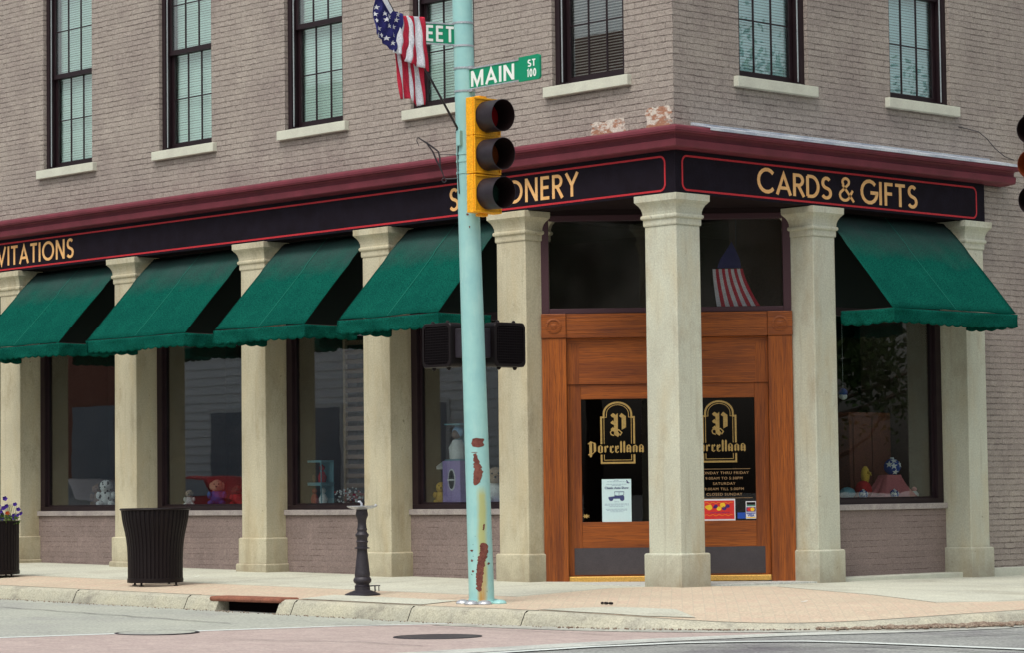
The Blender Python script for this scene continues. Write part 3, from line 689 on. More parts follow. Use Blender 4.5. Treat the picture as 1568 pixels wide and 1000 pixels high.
# upper sash windows
def sash_window(P, u0, u1, blind, far):
    """far = +1 when the jamb that shows is at u0"""
    def bx(mb, a, b, c, d, z0, z1, mi=None):
        q = [P(a, z0, c), P(b, z0, c), P(b, z0, d), P(a, z0, d), P(a, z1, c), P(b, z1, c), P(b, z1, d), P(a, z1, d)]
        mb.add(q, [(0,3,2,1),(4,5,6,7),(0,1,5,4),(1,2,6,5),(2,3,7,6),(3,0,4,7)], mi)
    mb = MB(); e = .002
    for a, b in ((u0+e, u0+.068), (u1-.068, u1-e)):
        bx(mb, a, b, .05, .20, WZ0+.035, WZ1-e)
    for a, b in ((u0+.069, u0+.082), (u1-.082, u1-.069)): bx(mb, a, b, .082, .10, WZ0+.036, WZ1-.04)
    bx(mb, u0+.069, u1-.069, .05, .20, WZ1-.08, WZ1-e); bx(mb, u0+e, u1-e, .045, .205, WZ0+.001, WZ0+.034)
    win = mb.build('sash_window', M_frame, bld)
    a, b = u0+.084, u1-.084
    mr = 6.60
    def sash(z0, z1, d0, d1, rb, rt, name):
        mb = MB()
        bx(mb, a, a+.045, d0, d1, z0, z1); bx(mb, b-.045, b, d0, d1, z0, z1)
        bx(mb, a+.046, b-.046, d0+.001, d1-.001, z0, z0+rb); bx(mb, a+.046, b-.046, d0+.001, d1-.001, z1-rt, z1)
        ga, gb = a+.046, b-.046
        for i in (1, 2):
            c = ga+(gb-ga)*i/3; bx(mb, c-.0075, c+.0075, d0+.008, d1-.008, z0+rb+e, z1-rt-e)
        zc = (z0+rb+z1-rt)/2; bx(mb, ga, gb, d0+.010, d1-.010, zc-.0075, zc+.0075)
        s = mb.build(name, M_frame, win)
        return s
    sash(WZ0+.036, mr+.028, .145, .180, .065, .06, 'lower_sash'); sash(mr-.028, WZ1-.082, .105, .140, .06, .05, 'upper_sash')
    mb = MB(); bx(mb, a+.04, b-.04, .160, .164, WZ0+.09, mr-.031); mb.build('pane', M_glass_up, win); mb = MB(); bx(mb, a+.04, b-.04, .120, .124, mr+.031, WZ1-.12); mb.build('pane', M_glass_up, win)
    mb = MB()
    q = u0+.084 if far > 0 else u1-.084-.008
    bx(mb, q, q+.008, .062, .073, WZ0+.05, WZ1-.1); mb.build('storm_track', M_track, win)
    # blind
    mb = MB(); z = WZ0+.06; k = 0; sp = .031; tilt, drop = (.006, .0288) if blind is not M_blindd else (.012, .017)
    rnd = random.Random(u0)
    while z < WZ1-.1:
        j = rnd.uniform(-.0015, .0015)
        bx_ = [P(u0+.10, z+j, .222-tilt), P(u1-.10, z, .222-tilt), P(u1-.10, z+drop, .222+tilt), P(u0+.10, z+drop+j, .222+tilt)]
        bx2 = [P(u0+.10, z+j-.001, .2235-tilt), P(u1-.10, z-.001, .2235-tilt), P(u1-.10, z+drop-.001, .2235+tilt), P(u0+.10, z+drop+j-.001, .2235+tilt)]
        mb.add(bx_+bx2, [(0,1,2,3), (7,6,5,4), (0,4,5,1), (2,6,7,3)]); z += sp
    mb.build('blind', blind, win)
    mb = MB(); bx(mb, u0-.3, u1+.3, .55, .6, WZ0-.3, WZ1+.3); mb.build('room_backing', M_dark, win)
    mb = MB(); bx(mb, u0-.09, u1+.10, -.062, .17, WZ0-.112, WZ0); mb.build('stone_sill', M_sill, win, bevel=.006)
    return win
for i, (a, b) in enumerate(winL):
    sash_window(lambda u, z, d=0: (u, WL+d, z), a, b, M_blindd if i == 5 else M_blind, 1)
for a, b in winR:
    sash_window(lambda u, z, d=0: (-WL-d, u, z), a, b, M_blind_blue, -1)
# loose wire on the side wall
mb = MB(); mb.tube([(-.052, 4.84, 5.13), (-.045, 4.98, 5.12), (-.04, 5.20, 5.10), (-.04, 5.36, 5.03), (-.035, 5.5, 4.93), (0, 5.64, 4.84), (.06, 5.74, 4.80)], .005, 6)
prop(mb.build('wire', M_iron), 'thin dark loose wire curling down the brick at the right end of the cornice', 'wire')

# ------------------------------------------------------------------ diagonal entry (local: x along, y inwards, z up)
DM = Matrix.Translation((-2.234, .235, 0)) @ Matrix.Rotation(R(45), 4, 'Z')
def D(mb, name, m, parent=None, **k):
    o = mb.build(name, m, parent if parent is not None else bld, **k)
    if parent is None: o.matrix_local = DM
    return o
W = 2.712
for a in (.0, W-.262):
    casing = MB(); casing.box(a, a+.262, -.03, .12, -.03, 2.652)
    casing = D(casing, 'door_casing', M_woodv, bevel=.004)
    mb = MB()
    for q in (.07, .135, .20): mb.box(a+q-.006, a+q+.006, -.034, -.03, .25, 2.62)
    mb.build('reeding', M_woodv, casing)
for c in (.13, W-.13):
    mb = MB(); mb.box(c-.134, c+.134, -.045, .12, 2.654, 2.925)
    cb = D(mb, 'corner_block', M_woodh, bevel=.006); mb = MB()
    for r0, r1 in ((.088, .068), (.035, .0)):
        n = 28; ro = [(c+r0*math.cos(2*PI*k/n), -.052, 2.79+r0*math.sin(2*PI*k/n)) for k in range(n)]; ri = [(c+max(r1,.002)*math.cos(2*PI*k/n), -.056, 2.79+max(r1,.002)*math.sin(2*PI*k/n)) for k in range(n)]
        rb = [(p[0], -.044, p[2]) for p in ro]; rc = [(p[0], -.044, p[2]) for p in ri]
        mb.loft([rb, ro, ri, rc], caps=False)
    mb.build('rosette', M_woodh, cb)
mb = MB(); mb.box(.266, W-.266, -.025, .12, 2.656, 2.922)
for q in (2.70, 2.74, 2.84, 2.88): mb.box(.266, W-.266, -.029, -.0255, q, q+.008)
D(mb, 'door_header', M_woodh, bevel=.003)
# transom frames and glass
mb = MB(); z0, z1 = 2.926, 4.0
mb.box(.0, .085, .0, .12, z0, z1); mb.box(W-.085, W, .0, .12, z0, z1); mb.box(1.31, 1.40, .0, .12, z0, z1)
for a, b in ((.086, 1.309), (1.401, W-.086)): mb.box(a, b, .0, .12, z0, z0+.055); mb.box(a, b, .0, .12, z1-.06, z1)
tr = D(mb, 'transom_window', M_frame2, bevel=.004)
for a, b in ((.086, 1.309), (1.401, W-.086)):
    mb = MB(); mb.box(a, b, .06, .066, z0+.056, z1-.061); mb.build('pane', M_glass_tr, tr)
mb = MB(); mb.box(-.1, W+.1, .0, .12, 4.001, 4.06); D(mb, 'transom_head', M_dark)
# wooden panel above the doors and door leaves
def leaf(x0, x1, lab, hinge):
    gx0, gx1 = x0+.150, x1-.150
    mb = MB(); y0, y1 = .07, .115
    mb.box(x0, gx0, y0, y1, .072, 2.15); mb.box(gx1, x1, y0, y1, .072, 2.15)
    d = D(mb, 'door', M_woodv, bevel=.003); d['label'] = lab
    for a, b in ((.072, .655), (1.99, 2.15)):
        mb = MB(); mb.box(gx0+.001, gx1-.001, y0+.004, y1-.001, a, b); mb.build('rail', M_woodh, d, bevel=.003)
    mb = MB(); mb.box(gx0+.0015, gx1-.0015, .09, .097, .657, 1.988); mb.build('pane', M_glass_door, d)
    mb = MB(); mb.box(x0+.06, x1-.06, y0-.004, y0+.0005, .085, .375); mb.build('kick_plate', M_kick, d)
    hx = x1-.07 if hinge < 0 else x0+.07
    mb = MB(); mb.tube([(hx, y0, .95), (hx, y0-.06, .97), (hx, y0-.06, 1.27), (hx, y0, 1.29)], .012, 8); mb.build('handle', M_brass, d, smooth=True)
    return d
dl = leaf(.264, 1.355, 'left door with a white notice on its glass', -1)
dr = leaf(1.357, W-.264, 'right door with opening hours on its glass', 1)
mb = MB(); mb.box(.264, W-.264, .055, .115, 2.152, 2.654); hp = D(mb, 'door_head_panel', M_woodh)
for a in (.264, W-.40):
    mb = MB(); mb.box(a, a+.136, .050, .0545, 2.152, 2.60); mb.build('panel_stile', M_woodv, hp)
mb = MB(); mb.box(.263, W-.263, -.01, .13, .010, .070); D(mb, 'brass_threshold', M_brass, bevel=.008)
# pale tiled step
mb = MB(); mb.add([(-2.20, -.01, -.028), (-.46, -.01, -.03), (-.02, .38, -.03), (-.0, 2.15, -.045), (-.38, 2.19, -.045), (-2.25, .33, -.03)], [(0,1,2,3,4,5)])
mb.v += [(x, y, z+.045) for x, y, z in mb.v]; fs_ = [(6,7,8,9,10,11)]+[(i, (i+1) % 6, (i+1) % 6+6, i+6) for i in range(6)]; mb.f += fs_; mb.m += [0]*len(fs_)
M_tile = mat('step_tile', (.60,.62,.58), (.50,.52,.49), 8, .6, .3, grain=.2, gsc=50)
mb.build('entry_step', M_tile, bld)
# gold logo on each glass
BL = {}   # broken-pen letters drawn with thick strokes
def dia(x, y, s=.13): return [(x-s, y), (x, y+s), (x+s, y), (x, y-s)]
def logo(parent, cx, full=True):
    mb = MB(); fn = lambda a, b, d: (a, .088-d, b); k = [0]
    def poly(p, d=.0015):
        k[0] += 1; mb.prism(p, fn, 0, d+k[0]*.00002)
    def stroke(pts, wd):
        L_, R_, cl = offset_poly(pts, wd/2); n = len(L_)
        for i in range(n-1): poly([tuple(L_[i]), tuple(L_[i+1]), tuple(R_[i+1]), tuple(R_[i])])
    # arched frame: double line
    for ins, wd in ((0, .020), (.030, .007)):
        hw = .178-ins; zt = 1.79; 
        zb = 1.50+.0
        pts = [(cx-hw, zb), (cx-hw, zt), (cx-hw+.028, zt), (cx-hw+.028, zt+.035)]
        top = arc(cx, zt+.035, hw-.028, .125-ins*.8, 180, 0, 16)
        pts2 = [(2*cx-x, z) for x, z in reversed(pts)]
        stroke(pts+top[1:-1]+pts2, wd)
        stroke([(cx-hw, 1.385), (cx-hw, 1.295+ins), (cx+hw, 1.295+ins), (cx+hw, 1.385)], wd)
    # big P
    h = .26; x = cx-.075; z = 1.575
    def P_(s): return [(x+a*h, z+b*h) for a, b in s]
    poly(P_([(.0,.92),(.10,1.0),(.22,.92),(.30,1.0),(.30,.22),(.38,.12),(.30,.0),(.14,.10),(.14,.80),(.05,.84)]))
    poly(P_([(.0,.62),(.10,.70),(.14,.64),(.14,.50),(.02,.56)])); poly(P_([(.0,.34),(.10,.42),(.14,.36),(.14,.22),(.02,.28)]))
    poly(P_([(.36,.88),(.46,1.0),(.64,.86),(.64,.40),(.46,.30),(.46,.80),(.40,.84)]))
    stroke(P_([(-.02,.22),(.10,.30),(.22,.24),(.34,.30),(.46,.18),(.38,.06)]), .012); stroke(P_([(-.02,.22),(.02,.10),(.14,.06)]), .012)
    # word
    word = 'Porcellana'; x = cx-.325; H = .085; z = 1.405; T = .021
    def V(xx, z0, z1, w=T):
        poly([(xx-w/2, z0+w*.4), (xx, z0-w*.2), (xx+w/2, z0+w*.4), (xx+w/2, z1-w*.4), (xx, z1+w*.3), (xx-w/2, z1-w*.4)])
    for c in word:
        if c == 'P':
            V(x+.03, z-.045, z+H+.035, .030); V(x+.075, z+.01, z+H+.02, .026); stroke([(x+.0, z+H+.01), (x+.03, z+H+.035), (x+.08, z+H+.015)], .012); stroke([(x, z-.02), (x+.05, z-.01), (x+.075, z+.015)], .010); x += .108
        elif c == 'l': V(x+.012, z, z+H+.038); x += .034
        else:
            V(x+.012, z+.004, z+H-.014)
            if c in 'on': V(x+.044, z+.004, z+H-.014); stroke([(x+.012, z+H-.016), (x+.03, z+H-.006), (x+.044, z+H-.018)], .009)
            if c == 'o': stroke([(x+.012, z+.008), (x+.03, z), (x+.044, z+.010)], .009)
            if c == 'r': poly([(x+.02, z+H-.02), (x+.036, z+H-.004), (x+.048, z+H-.02), (x+.036, z+H-.034)])
            if c in 'ce': stroke([(x+.012, z+.010), (x+.026, z), (x+.042, z+.014)], .009); poly([(x+.02, z+H-.02), (x+.034, z+H-.004), (x+.046, z+H-.02), (x+.034, z+H-.034)])
            if c == 'e': stroke([(x+.016, z+.036), (x+.042, z+.052)], .008)
            if c == 'a': V(x+.044, z+.0, z+H-.014); stroke([(x+.006, z+H-.014), (x+.028, z+H-.002), (x+.044, z+H-.016)], .010); stroke([(x+.012, z+.036), (x+.044, z+.05)], .008); stroke([(x+.012, z+.008), (x+.044, z+.018)], .007)
            x += {'r': .060, 'c': .056, 'e': .056}.get(c, .068)
    mb.build('gold_logo', M_goldleaf, parent)
logo(dl, .810); logo(dr, 1.912)
M_hours = mat('hours_gold', (.42,.26,.13), rough=.6, grain=0)
mb = MB(); fnD = lambda a, b, d: (a, .088-d, b)
for i, (tx, wd) in enumerate((('MONDAY THRU FRIDAY', 1), ('9:00AM TO 5:30PM', 1), ('SATURDAY', 1), ('9:00AM TILL 5:00PM', 1), ('CLOSED SUNDAY', 1))):
    v, f = text_mesh(tx, .040, fnD, 1.955, 1.158-i*.058, .0, spacing=1.12); mb.add([(1.955+(p[0]-1.955)*1.12, p[1], p[2]) for p in v], f)
mb.box(1.62, 2.24, .0865, .088, 1.212, 1.216); mb.box(1.62, 2.26, .0865, .088, .897, .901)
mb.build('hours_lettering', M_hours, dr)

# ================================================================== shop signs
def outline_strip(x0, x1, z0, z1, r, wd):
    pts = []
    for cx, cz, a in ((x1-r, z1-r, 90), (x1-r, z0+r, 0), (x0+r, z0+r, -90), (x0+r, z1-r, -180)):
        pts += arc(cx, cz, r, r, a, a-90, 6)
    pts.append(pts[0]); return offset_poly(pts, wd/2)
def sign_lines(fn, x0, x1, z0, z1, parent):
    L_, R_, cl = outline_strip(x0, x1, z0, z1, .07, .020); n = len(L_); mb = MB()
    for i in range(n):
        j = (i+1) % n; mb.prism([tuple(L_[i]), tuple(L_[j]), tuple(R_[j]), tuple(R_[i])], fn, 0, .0025)
    mb.build('red_outline', M_redline, parent)
t = empty('shop_sign', (-8, -.02, 4.26), 'long dark shop sign with gold lettering STATIONERY over the green awnings', 'sign')
mb = MB(); mb.box(-16, .021, -.02, .029, 4.042, 4.483); mb.build('board', M_board, t)
sign_lines(fnL, -13.9, -.125, 4.078, 4.430, t)
def word(text, fn, x0, x1, z, h, hw, t, name='lettering'):
    mb = MB(); letters(mb, text, fn, x0, z, h, total=x1-x0, hw=hw, gap=.15, depth=(0, .004)); mb.build(name, M_gold, t)
word('STATIONERY', fnL, -3.42, -1.385, 4.130, .255, .068, t)
word('INVITATIONS', fnL, -12.86, -10.725, 4.130, .258, .068, t)
t = empty('shop_sign', (0.0, 2.6, 4.26), 'dark blue shop sign lettered CARDS & GIFTS over the doors', 'sign')
mb = MB(); mb.box(-.029, .02, -.0195, 5.20, 4.045, 4.481); mb.v = [(x, y, z) for x, y, z in mb.v]; mb.build('board', M_board, t)
sign_lines(fnR, .085, 5.045, 4.080, 4.432, t)
mb = MB()
letters(mb, 'C', fnR, 1.245, 4.128, .270, total=.27, hw=.070, depth=(0, .004)); letters(mb, 'ARDS', fnR, 1.545, 4.128, .245, total=.915, hw=.070, gap=.08, depth=(0, .004))
letters(mb, '&', fnR, 2.585, 4.125, .262, total=.25, hw=.056, depth=(0, .004))
letters(mb, 'G', fnR, 2.955, 4.120, .272, total=.28, hw=.070, depth=(0, .004)); letters(mb, 'IFTS', fnR, 3.275, 4.122, .258, total=.675, hw=.070, gap=.14, depth=(0, .004))
mb.build('lettering', M_gold, t)

# ================================================================== awnings
def awning(P, u0, u1, proj, zf, label, seed):
    """P(u, z, out)"""
    rnd = random.Random(seed)
    c = P((u0+u1)/2, zf, proj/2)
    t = empty('awning', c, label, 'awning', 'green canvas awnings over the shop windows')
    back = -.24; zt = 4.02
    n, m = 28, 14
    def sl(s):      # s 0 top .. 1 front bar
        o = back+(proj-back)*s; z = zt+(zf-zt)*s
        return o, z+.030*math.sin(PI*min(1, s*1.0))*(1 if s < .35 else .4)
    ph = rnd.uniform(0, 6)
    mb = MB(); vs = []; fs = []
    for i in range(n+1):
        u = u0+(u1-u0)*i/n; a = i/n
        for j in range(m+1):
            o, z = sl(j/m); sag = .018*math.sin(PI*a)*math.sin(PI*j/m)+.003*math.sin(9*a+ph+3*j/m); sag += .007*noise.noise(Vector((a*5+ph, j/m*2.2, ph)))+.003*noise.noise(Vector((a*14, j/m*3+ph, 2)))+.004*max(0, math.sin(a*PI*2+ph))*math.sin(j/m*5+a*8)
            vs.append(P(u, z-sag, o))
    for i in range(n):
        for j in range(m): q = i*(m+1)+j; fs.append((q, q+1, q+m+2, q+m+1))
    mb.add(vs, fs)
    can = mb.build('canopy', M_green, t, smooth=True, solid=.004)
    # valance with scalloped hem: front and both sides
    def val(pts, nm, L):
        k = max(2, round(L/.15)); N_ = k*8; mb = MB(); vs = []; rows = 6
        for i in range(N_+1):
            a = i/N_; sc = .018*abs(math.sin(PI*a*k))
            h = .148+sc+.006*math.sin(7*a+ph)
            wv = .012*math.sin(a*11+ph)+.007*math.sin(a*23+ph*2)
            for j in range(rows+1):
                f = j/rows; p = pts(a); ox = wv*f + .010*math.sin(PI*f)*(math.sin(a*17+ph))
                vs.append(P(p[0]+p[2]*ox, zf-.006-h*f-.010*math.sin(PI*a)*.6, p[1]+p[3]*ox))
        fs = [(i*(rows+1)+j, i*(rows+1)+j+1, (i+1)*(rows+1)+j+1, (i+1)*(rows+1)+j) for i in range(N_) for j in range(rows)]
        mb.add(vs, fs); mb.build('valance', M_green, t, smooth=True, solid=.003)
    val(lambda a: (u0+(u1-u0)*a, proj+.004, 0, 1), 'f', u1-u0)
    val(lambda a: (u0-.003, proj*(1-a)+.02, -1, 0), 's', proj); val(lambda a: (u1+.003, proj*(1-a)+.02, 1, 0), 's', proj)
    # seams
    mb = MB()
    for f in (.5,):
        u = u0+(u1-u0)*f; vs = []; k = 20
        for j in range(k+1):
            o, z = sl(j/k); z -= .018*math.sin(PI*f)*math.sin(PI*j/k)+.003*math.sin(9*f+ph+3*j/k)
            vs += [P(u-.004, z+.009, o+.006), P(u+.004, z+.009, o+.006)]
        mb.add(vs, [(2*j, 2*j+1, 2*j+3, 2*j+2) for j in range(k)])
    mb.build('seam', M_seam, t)
    mb = MB(); e = .012
    mb.tube([P(u0+e, zf-.012, 0), P(u0+e, zf-.012, proj-e), P(u0+e+.001, zf-.012, proj-e)], .011, 6); mb.tube([P(u0+e, zf-.012, proj-e), P(u1-e, zf-.012, proj-e)], .011, 6); mb.tube([P(u1-e, zf-.012, proj-e), P(u1-e, zf-.012, 0)], .011, 6)
    mb.build('frame', M_frame, t)
    return t
AL = lambda u, z, o: (u, -o, z)
AR = lambda u, z, o: (o, u, z)
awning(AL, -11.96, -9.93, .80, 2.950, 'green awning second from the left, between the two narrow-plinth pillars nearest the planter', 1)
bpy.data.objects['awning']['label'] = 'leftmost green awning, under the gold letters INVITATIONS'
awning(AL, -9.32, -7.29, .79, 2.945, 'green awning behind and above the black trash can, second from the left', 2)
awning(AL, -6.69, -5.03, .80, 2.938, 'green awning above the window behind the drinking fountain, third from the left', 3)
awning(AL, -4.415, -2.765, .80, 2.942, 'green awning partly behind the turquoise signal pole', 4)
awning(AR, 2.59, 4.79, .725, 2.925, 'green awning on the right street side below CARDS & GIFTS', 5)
prop(bpy.data.objects['awning'], group='green canvas awnings over the shop windows')

# ================================================================== turquoise signal pole
PB = Vector((.17, -2.93, zwalk(.17, -2.93)))
PTOP = Vector((.062, -3.034, 6.9))
def pole_c(z): return PB+(PTOP-PB)*((z-PB.z)/(PTOP.z-PB.z))
def pole_r(z): return .120-.0046*(z-PB.z)
M_pole, nt, bs = newmat('pole_paint')
v = coords(nt); sp = nt.nodes.new('ShaderNodeSeparateXYZ'); nt.links.new(v, sp.inputs[0])
col = mix(nt, ramp(nt, tnoise(nt, v, 4, 5), .35, .65), (.33,.60,.57), (.27,.53,.53))
# rust run-off down the side that faces the crossing
lat = math_(nt, 'ADD', math_(nt, 'MULTIPLY', sp.outputs[0], .69), math_(nt, 'MULTIPLY', sp.outputs[1], .725))
lat = math_(nt, 'ADD', lat, math_(nt, 'MULTIPLY', math_(nt, 'SUBTRACT', tnoise(nt, coords(nt, (2,2,1)), 5, 4), .5), .05))
side_ = math_(nt, 'GREATER_THAN', math_(nt, 'SUBTRACT', math_(nt, 'MULTIPLY', sp.outputs[0], .725), math_(nt, 'MULTIPLY', sp.outputs[1], .69)), 0.0)
band = math_(nt, 'SUBTRACT', 1.0, ramp(nt, math_(nt, 'ABSOLUTE', math_(nt, 'ADD', lat, -.012)), .018, .055))
zz = math_(nt, 'SUBTRACT', 1.0, ramp(nt, sp.outputs[2], 1.02, 1.12))
streak = math_(nt, 'MULTIPLY', math_(nt, 'MULTIPLY', band, side_), zz)
col = mix(nt, math_(nt, 'MULTIPLY', streak, .85), col, (.42,.42,.13))
low = math_(nt, 'SUBTRACT', 1.0, ramp(nt, sp.outputs[2], .05, .42))
col = mix(nt, math_(nt, 'MULTIPLY', math_(nt, 'MULTIPLY', streak, low), .85), col, (.46,.22,.04))
chalk = ramp(nt, tnoise(nt, coords(nt, (3,3,.5)), 4, 5, .7), .52, .75)
col = mix(nt, math_(nt, 'MULTIPLY', chalk, .35), col, (.48,.66,.62))
spots = ramp(nt, tnoise(nt, v, 30, 3, .6), .70, .73)
col = mix(nt, math_(nt, 'MULTIPLY', spots, math_(nt, 'SUBTRACT', 1.0, ramp(nt, sp.outputs[2], .5, .9))), col, (.06,.035,.03))
nt.links.new(col, bs.inputs['Base Color']); bs.inputs['Roughness'].default_value = .38; bs.inputs['Specular IOR Level'].default_value = .4
bump(nt, bs, tnoise(nt, v, 6, 3), .12, .01)
pole = empty('signal_pole', PB, 'turquoise painted steel pole with rust patches standing at the street corner', 'pole')
mb = MB(); n = 40
rings = []
for i in range(24):
    z = PB.z+(6.9-PB.z)*i/23; c = pole_c(z); r = pole_r(z)
    rings.append([(c.x+r*math.cos(2*PI*k/n), c.y+r*math.sin(2*PI*k/n), z) for k in range(n)])
mb.loft(rings); mb.build('shaft', M_pole, pole, smooth=50)
mb = MB(); mb.lathe([(.0, .150), (.022, .150), (.028, .128), (.05, .125)], PB, 32); mb.build('base_ring', M_pole, pole, smooth=40)
for k, a in enumerate((-150, -75, -35, 20, 100)):
    mb = MB(); c = (PB.x+.185*math.cos(R(a)), PB.y+.185*math.sin(R(a)), PB.z)
    mb.ball((c[0], c[1], c[2]+.012), .055, 12, 8, None, (1.25, 1.25, .62)); mb.build('anchor_cover', M_alu if k in (0, 1, 2) else M_pole, pole, smooth=True)
AZ0 = math.atan2(-.69, .725)       # direction from the pole to the street crossing
def pole_pt(z, lat_, lift=.0015):
    """a point on the pole's skin, lat_ = sideways offset in metres seen from the crossing"""
    c = pole_c(z); r = pole_r(z)+lift; s = max(-.98, min(.98, lat_/r)); a = math.asin(s)+AZ0
    return (c.x+r*math.cos(a), c.y+r*math.sin(a), z)
def rust(outline, seed, name='rust_patch'):
    """outline: [(z, left, right)] edges roughened by noise; built as a thin flaked skin"""
    rnd = random.Random(seed); mb = MB(); vs = []; rows = []; K = 8
    zs = [o[0] for o in outline]; N_ = max(6, int(abs(zs[-1]-zs[0])/.006))
    for i in range(N_+1):
        z = zs[0]+(zs[-1]-zs[0])*i/N_
        for q in range(len(outline)-1):
            if min(zs[q], zs[q+1])-1e-6 <= z <= max(zs[q], zs[q+1])+1e-6: break
        f = (z-zs[q])/(zs[q+1]-zs[q]); l = outline[q][1]+(outline[q+1][1]-outline[q][1])*f; r = outline[q][2]+(outline[q+1][2]-outline[q][2])*f
        l += .015*noise.noise(Vector((z*45, seed, 0)))+.010*noise.noise(Vector((z*140, seed, 3))); r += .015*noise.noise(Vector((z*40, seed+9, 0)))+.010*noise.noise(Vector((z*150, seed, 7)))
        if i in (0, N_): m_ = (l+r)/2; l = m_-.003; r = m_+.003
        r = max(r, l+.004)
        for k in range(K+1): vs.append(pole_pt(z, l+(r-l)*k/K, .0016))
    fs = [(i*(K+1)+k, i*(K+1)+k+1, (i+1)*(K+1)+k+1, (i+1)*(K+1)+k) for i in range(N_) for k in range(K)]
    mb.add(vs, fs); mb.build(name, M_rust, pole)
rust([(1.505, -.02, .02), (1.50, -.035, .065), (1.455, -.045, .070), (1.425, -.04, .060), (1.415, .0, .03)], 1)
rust([(1.372, -.05, .01), (1.366, -.05, .015)], 2)
rust([(1.36, -.025, -.005), (1.30, -.035, .015), (1.22, -.03, .045), (1.16, -.035, .050), (1.10, -.045, .025), (1.07, -.04, .0), (1.06, -.03, -.01)], 3)
rust([(.70, .04, .055), (.64, .030, .045)], 6)
rust([(.525, .02, .05), (.50, .0, .075), (.44, .0, .078), (.38, -.02, .055), (.30, -.035, .035), (.20, -.045, .020), (.10, -.045, .005), (.07, -.03, -.005)], 4)
for z, l, s in ((3.62, -.015, 5), (3.50, .0, 7), (.45, -.075, 8), (.36, -.08, 9), (.26, -.075, 10), (.33, .075, 11)):
    rust([(z+.010, l-.004, l+.004), (z, l-.009, l+.010), (z-.012, l-.004, l+.006)], s)
# straps and fittings on the pole
def strap(z, m=M_alu, h=.012, parent=pole, ex=.004):
    c = pole_c(z); mb = MB(); r = pole_r(z)+ex
    mb.lathe([(-h, r-.004), (-h, r), (h, r), (h, r-.004)], (c.x, c.y, z), 36); mb.build('strap', m, parent, smooth=40)
for z in (4.02, 4.13, 4.20): strap(z, M_pole, .010, pole, .006)
mb = MB(); c = pole_c(4.30)
p = pole_pt(4.36, -.055); mb.box(p[0]-.035, p[0]+.02, p[1]-.03, p[1]+.03, 4.27, 4.42); mb.build('flag_socket', M_pole, pole, bevel=.008)
# thin cable down the left side
mb = MB(); mb.tube([pole_pt(z, -.085+.004*math.sin(z*9), .006) for z in [4.42-.05*k for k in range(13)]], .006, 6); mb.build('cable', M_iron, pole)

# ------------------------------------------------------------------ traffic signals
def signal(loc, rz, label, zs, mid_lit=False, hw=.172, body=None):
    body = body or M_yellow
    t = empty('traffic_signal', loc, label, 'traffic signal', rz=rz)
    # local: +x = the way it faces
    for i, z in enumerate(zs):
        mb = MB(); h = .1815
        mb.box(-.105, -.012, -hw, hw, z-h+.002, z+h-.002)
        mb.box(-.011, .0, -hw+.006, hw-.006, z-h+.010, z+h-.010)
        sec = mb.build('signal_section', body, t, bevel=.012, origin=(0,0,0))
        mb = MB(); mb.box(.0, .012, -hw+.002, hw-.002, z-h+.003, z-h+.022); mb.box(.0, .012, -hw+.002, hw-.002, z+h-.022, z+h-.003); mb.box(.0, .012, -hw+.002, -hw+.020, z-h+.023, z+h-.023); mb.box(.0, .012, hw-.020, hw-.002, z-h+.023, z+h-.023)
        mb.build('door_lip', body, sec, bevel=.004)
        n = 36; L_ = .235; ro, ri = .148, .143
        vs = []; 
        def cyl(r, x0, flare=0): return [(x0, r*math.cos(2*PI*k/n), z+r*math.sin(2*PI*k/n)) for k in range(n)]
        def cyl2(r):       # visor end, slightly longer at the top
            return [(L_-.012*(1-math.sin(2*PI*k/n)), r*math.cos(2*PI*k/n), z+r*math.sin(2*PI*k/n)-.004) for k in range(n)]
        mb = MB(); mb.loft([cyl(ri, .0), cyl(ro, .0), cyl2(ro+.002), cyl2(ri+.002)], 0, True, False); 
        mb.loft([cyl2(ri+.0019), cyl(ri-.0005, .001)], 1, True, False)
        mb.build('visor', [M_visor_glow, M_visor_glow] if (mid_lit and i == 1) else [M_visor, M_visor_in], sec, smooth=50)
        mb = MB(); rg = []
        for q in range(7):
            a = q/6*PI/2; rg.append([(.012+.032*math.cos(a) if q < 6 else .012, .136*math.sin(a if a > .05 else .05)*math.cos(2*PI*k/n), z+.136*math.sin(a if a > .05 else .05)*math.sin(2*PI*k/n)) for k in range(n)])
        mb.loft(rg)
        mb.build('lens', (M_lens_r, M_lens_lit if mid_lit else M_lens_a, M_lens_g)[i], sec, smooth=True)
    mb = MB(); zt, zb = zs[0]+.1815, zs[2]-.1815
    mb.box(-.12, -.05, -.05, .05, zt, zt+.025); mb.box(-.12, -.05, -.05, .05, zb-.025, zb)
    mb.build('end_cap', body, t, bevel=.006, origin=(0,0,0))
    return t
M_lens_lit = bpy.data.materials.new('lens_amber_lit'); M_lens_lit.use_nodes = True
_b = M_lens_lit.node_tree.nodes['Principled BSDF']; _b.inputs['Base Color'].default_value = (.30,.07,.01,1); _b.inputs['Emission Color'].default_value = (1,.16,.01,1); _b.inputs['Emission Strength'].default_value = .16
pc = pole_c(4.18)
ts = signal((pc.x+.284, pc.y-.004, 0), 0, 'yellow traffic signal with three black visors mounted on the turquoise pole', (4.524, 4.164, 3.798))
mb = MB()
for z in (4.50, 3.82): mb.box(-.26, -.10, -.03, .05, z-.03, z+.03)
mb.build('bracket', M_yellow, ts, origin=(0,0,0))
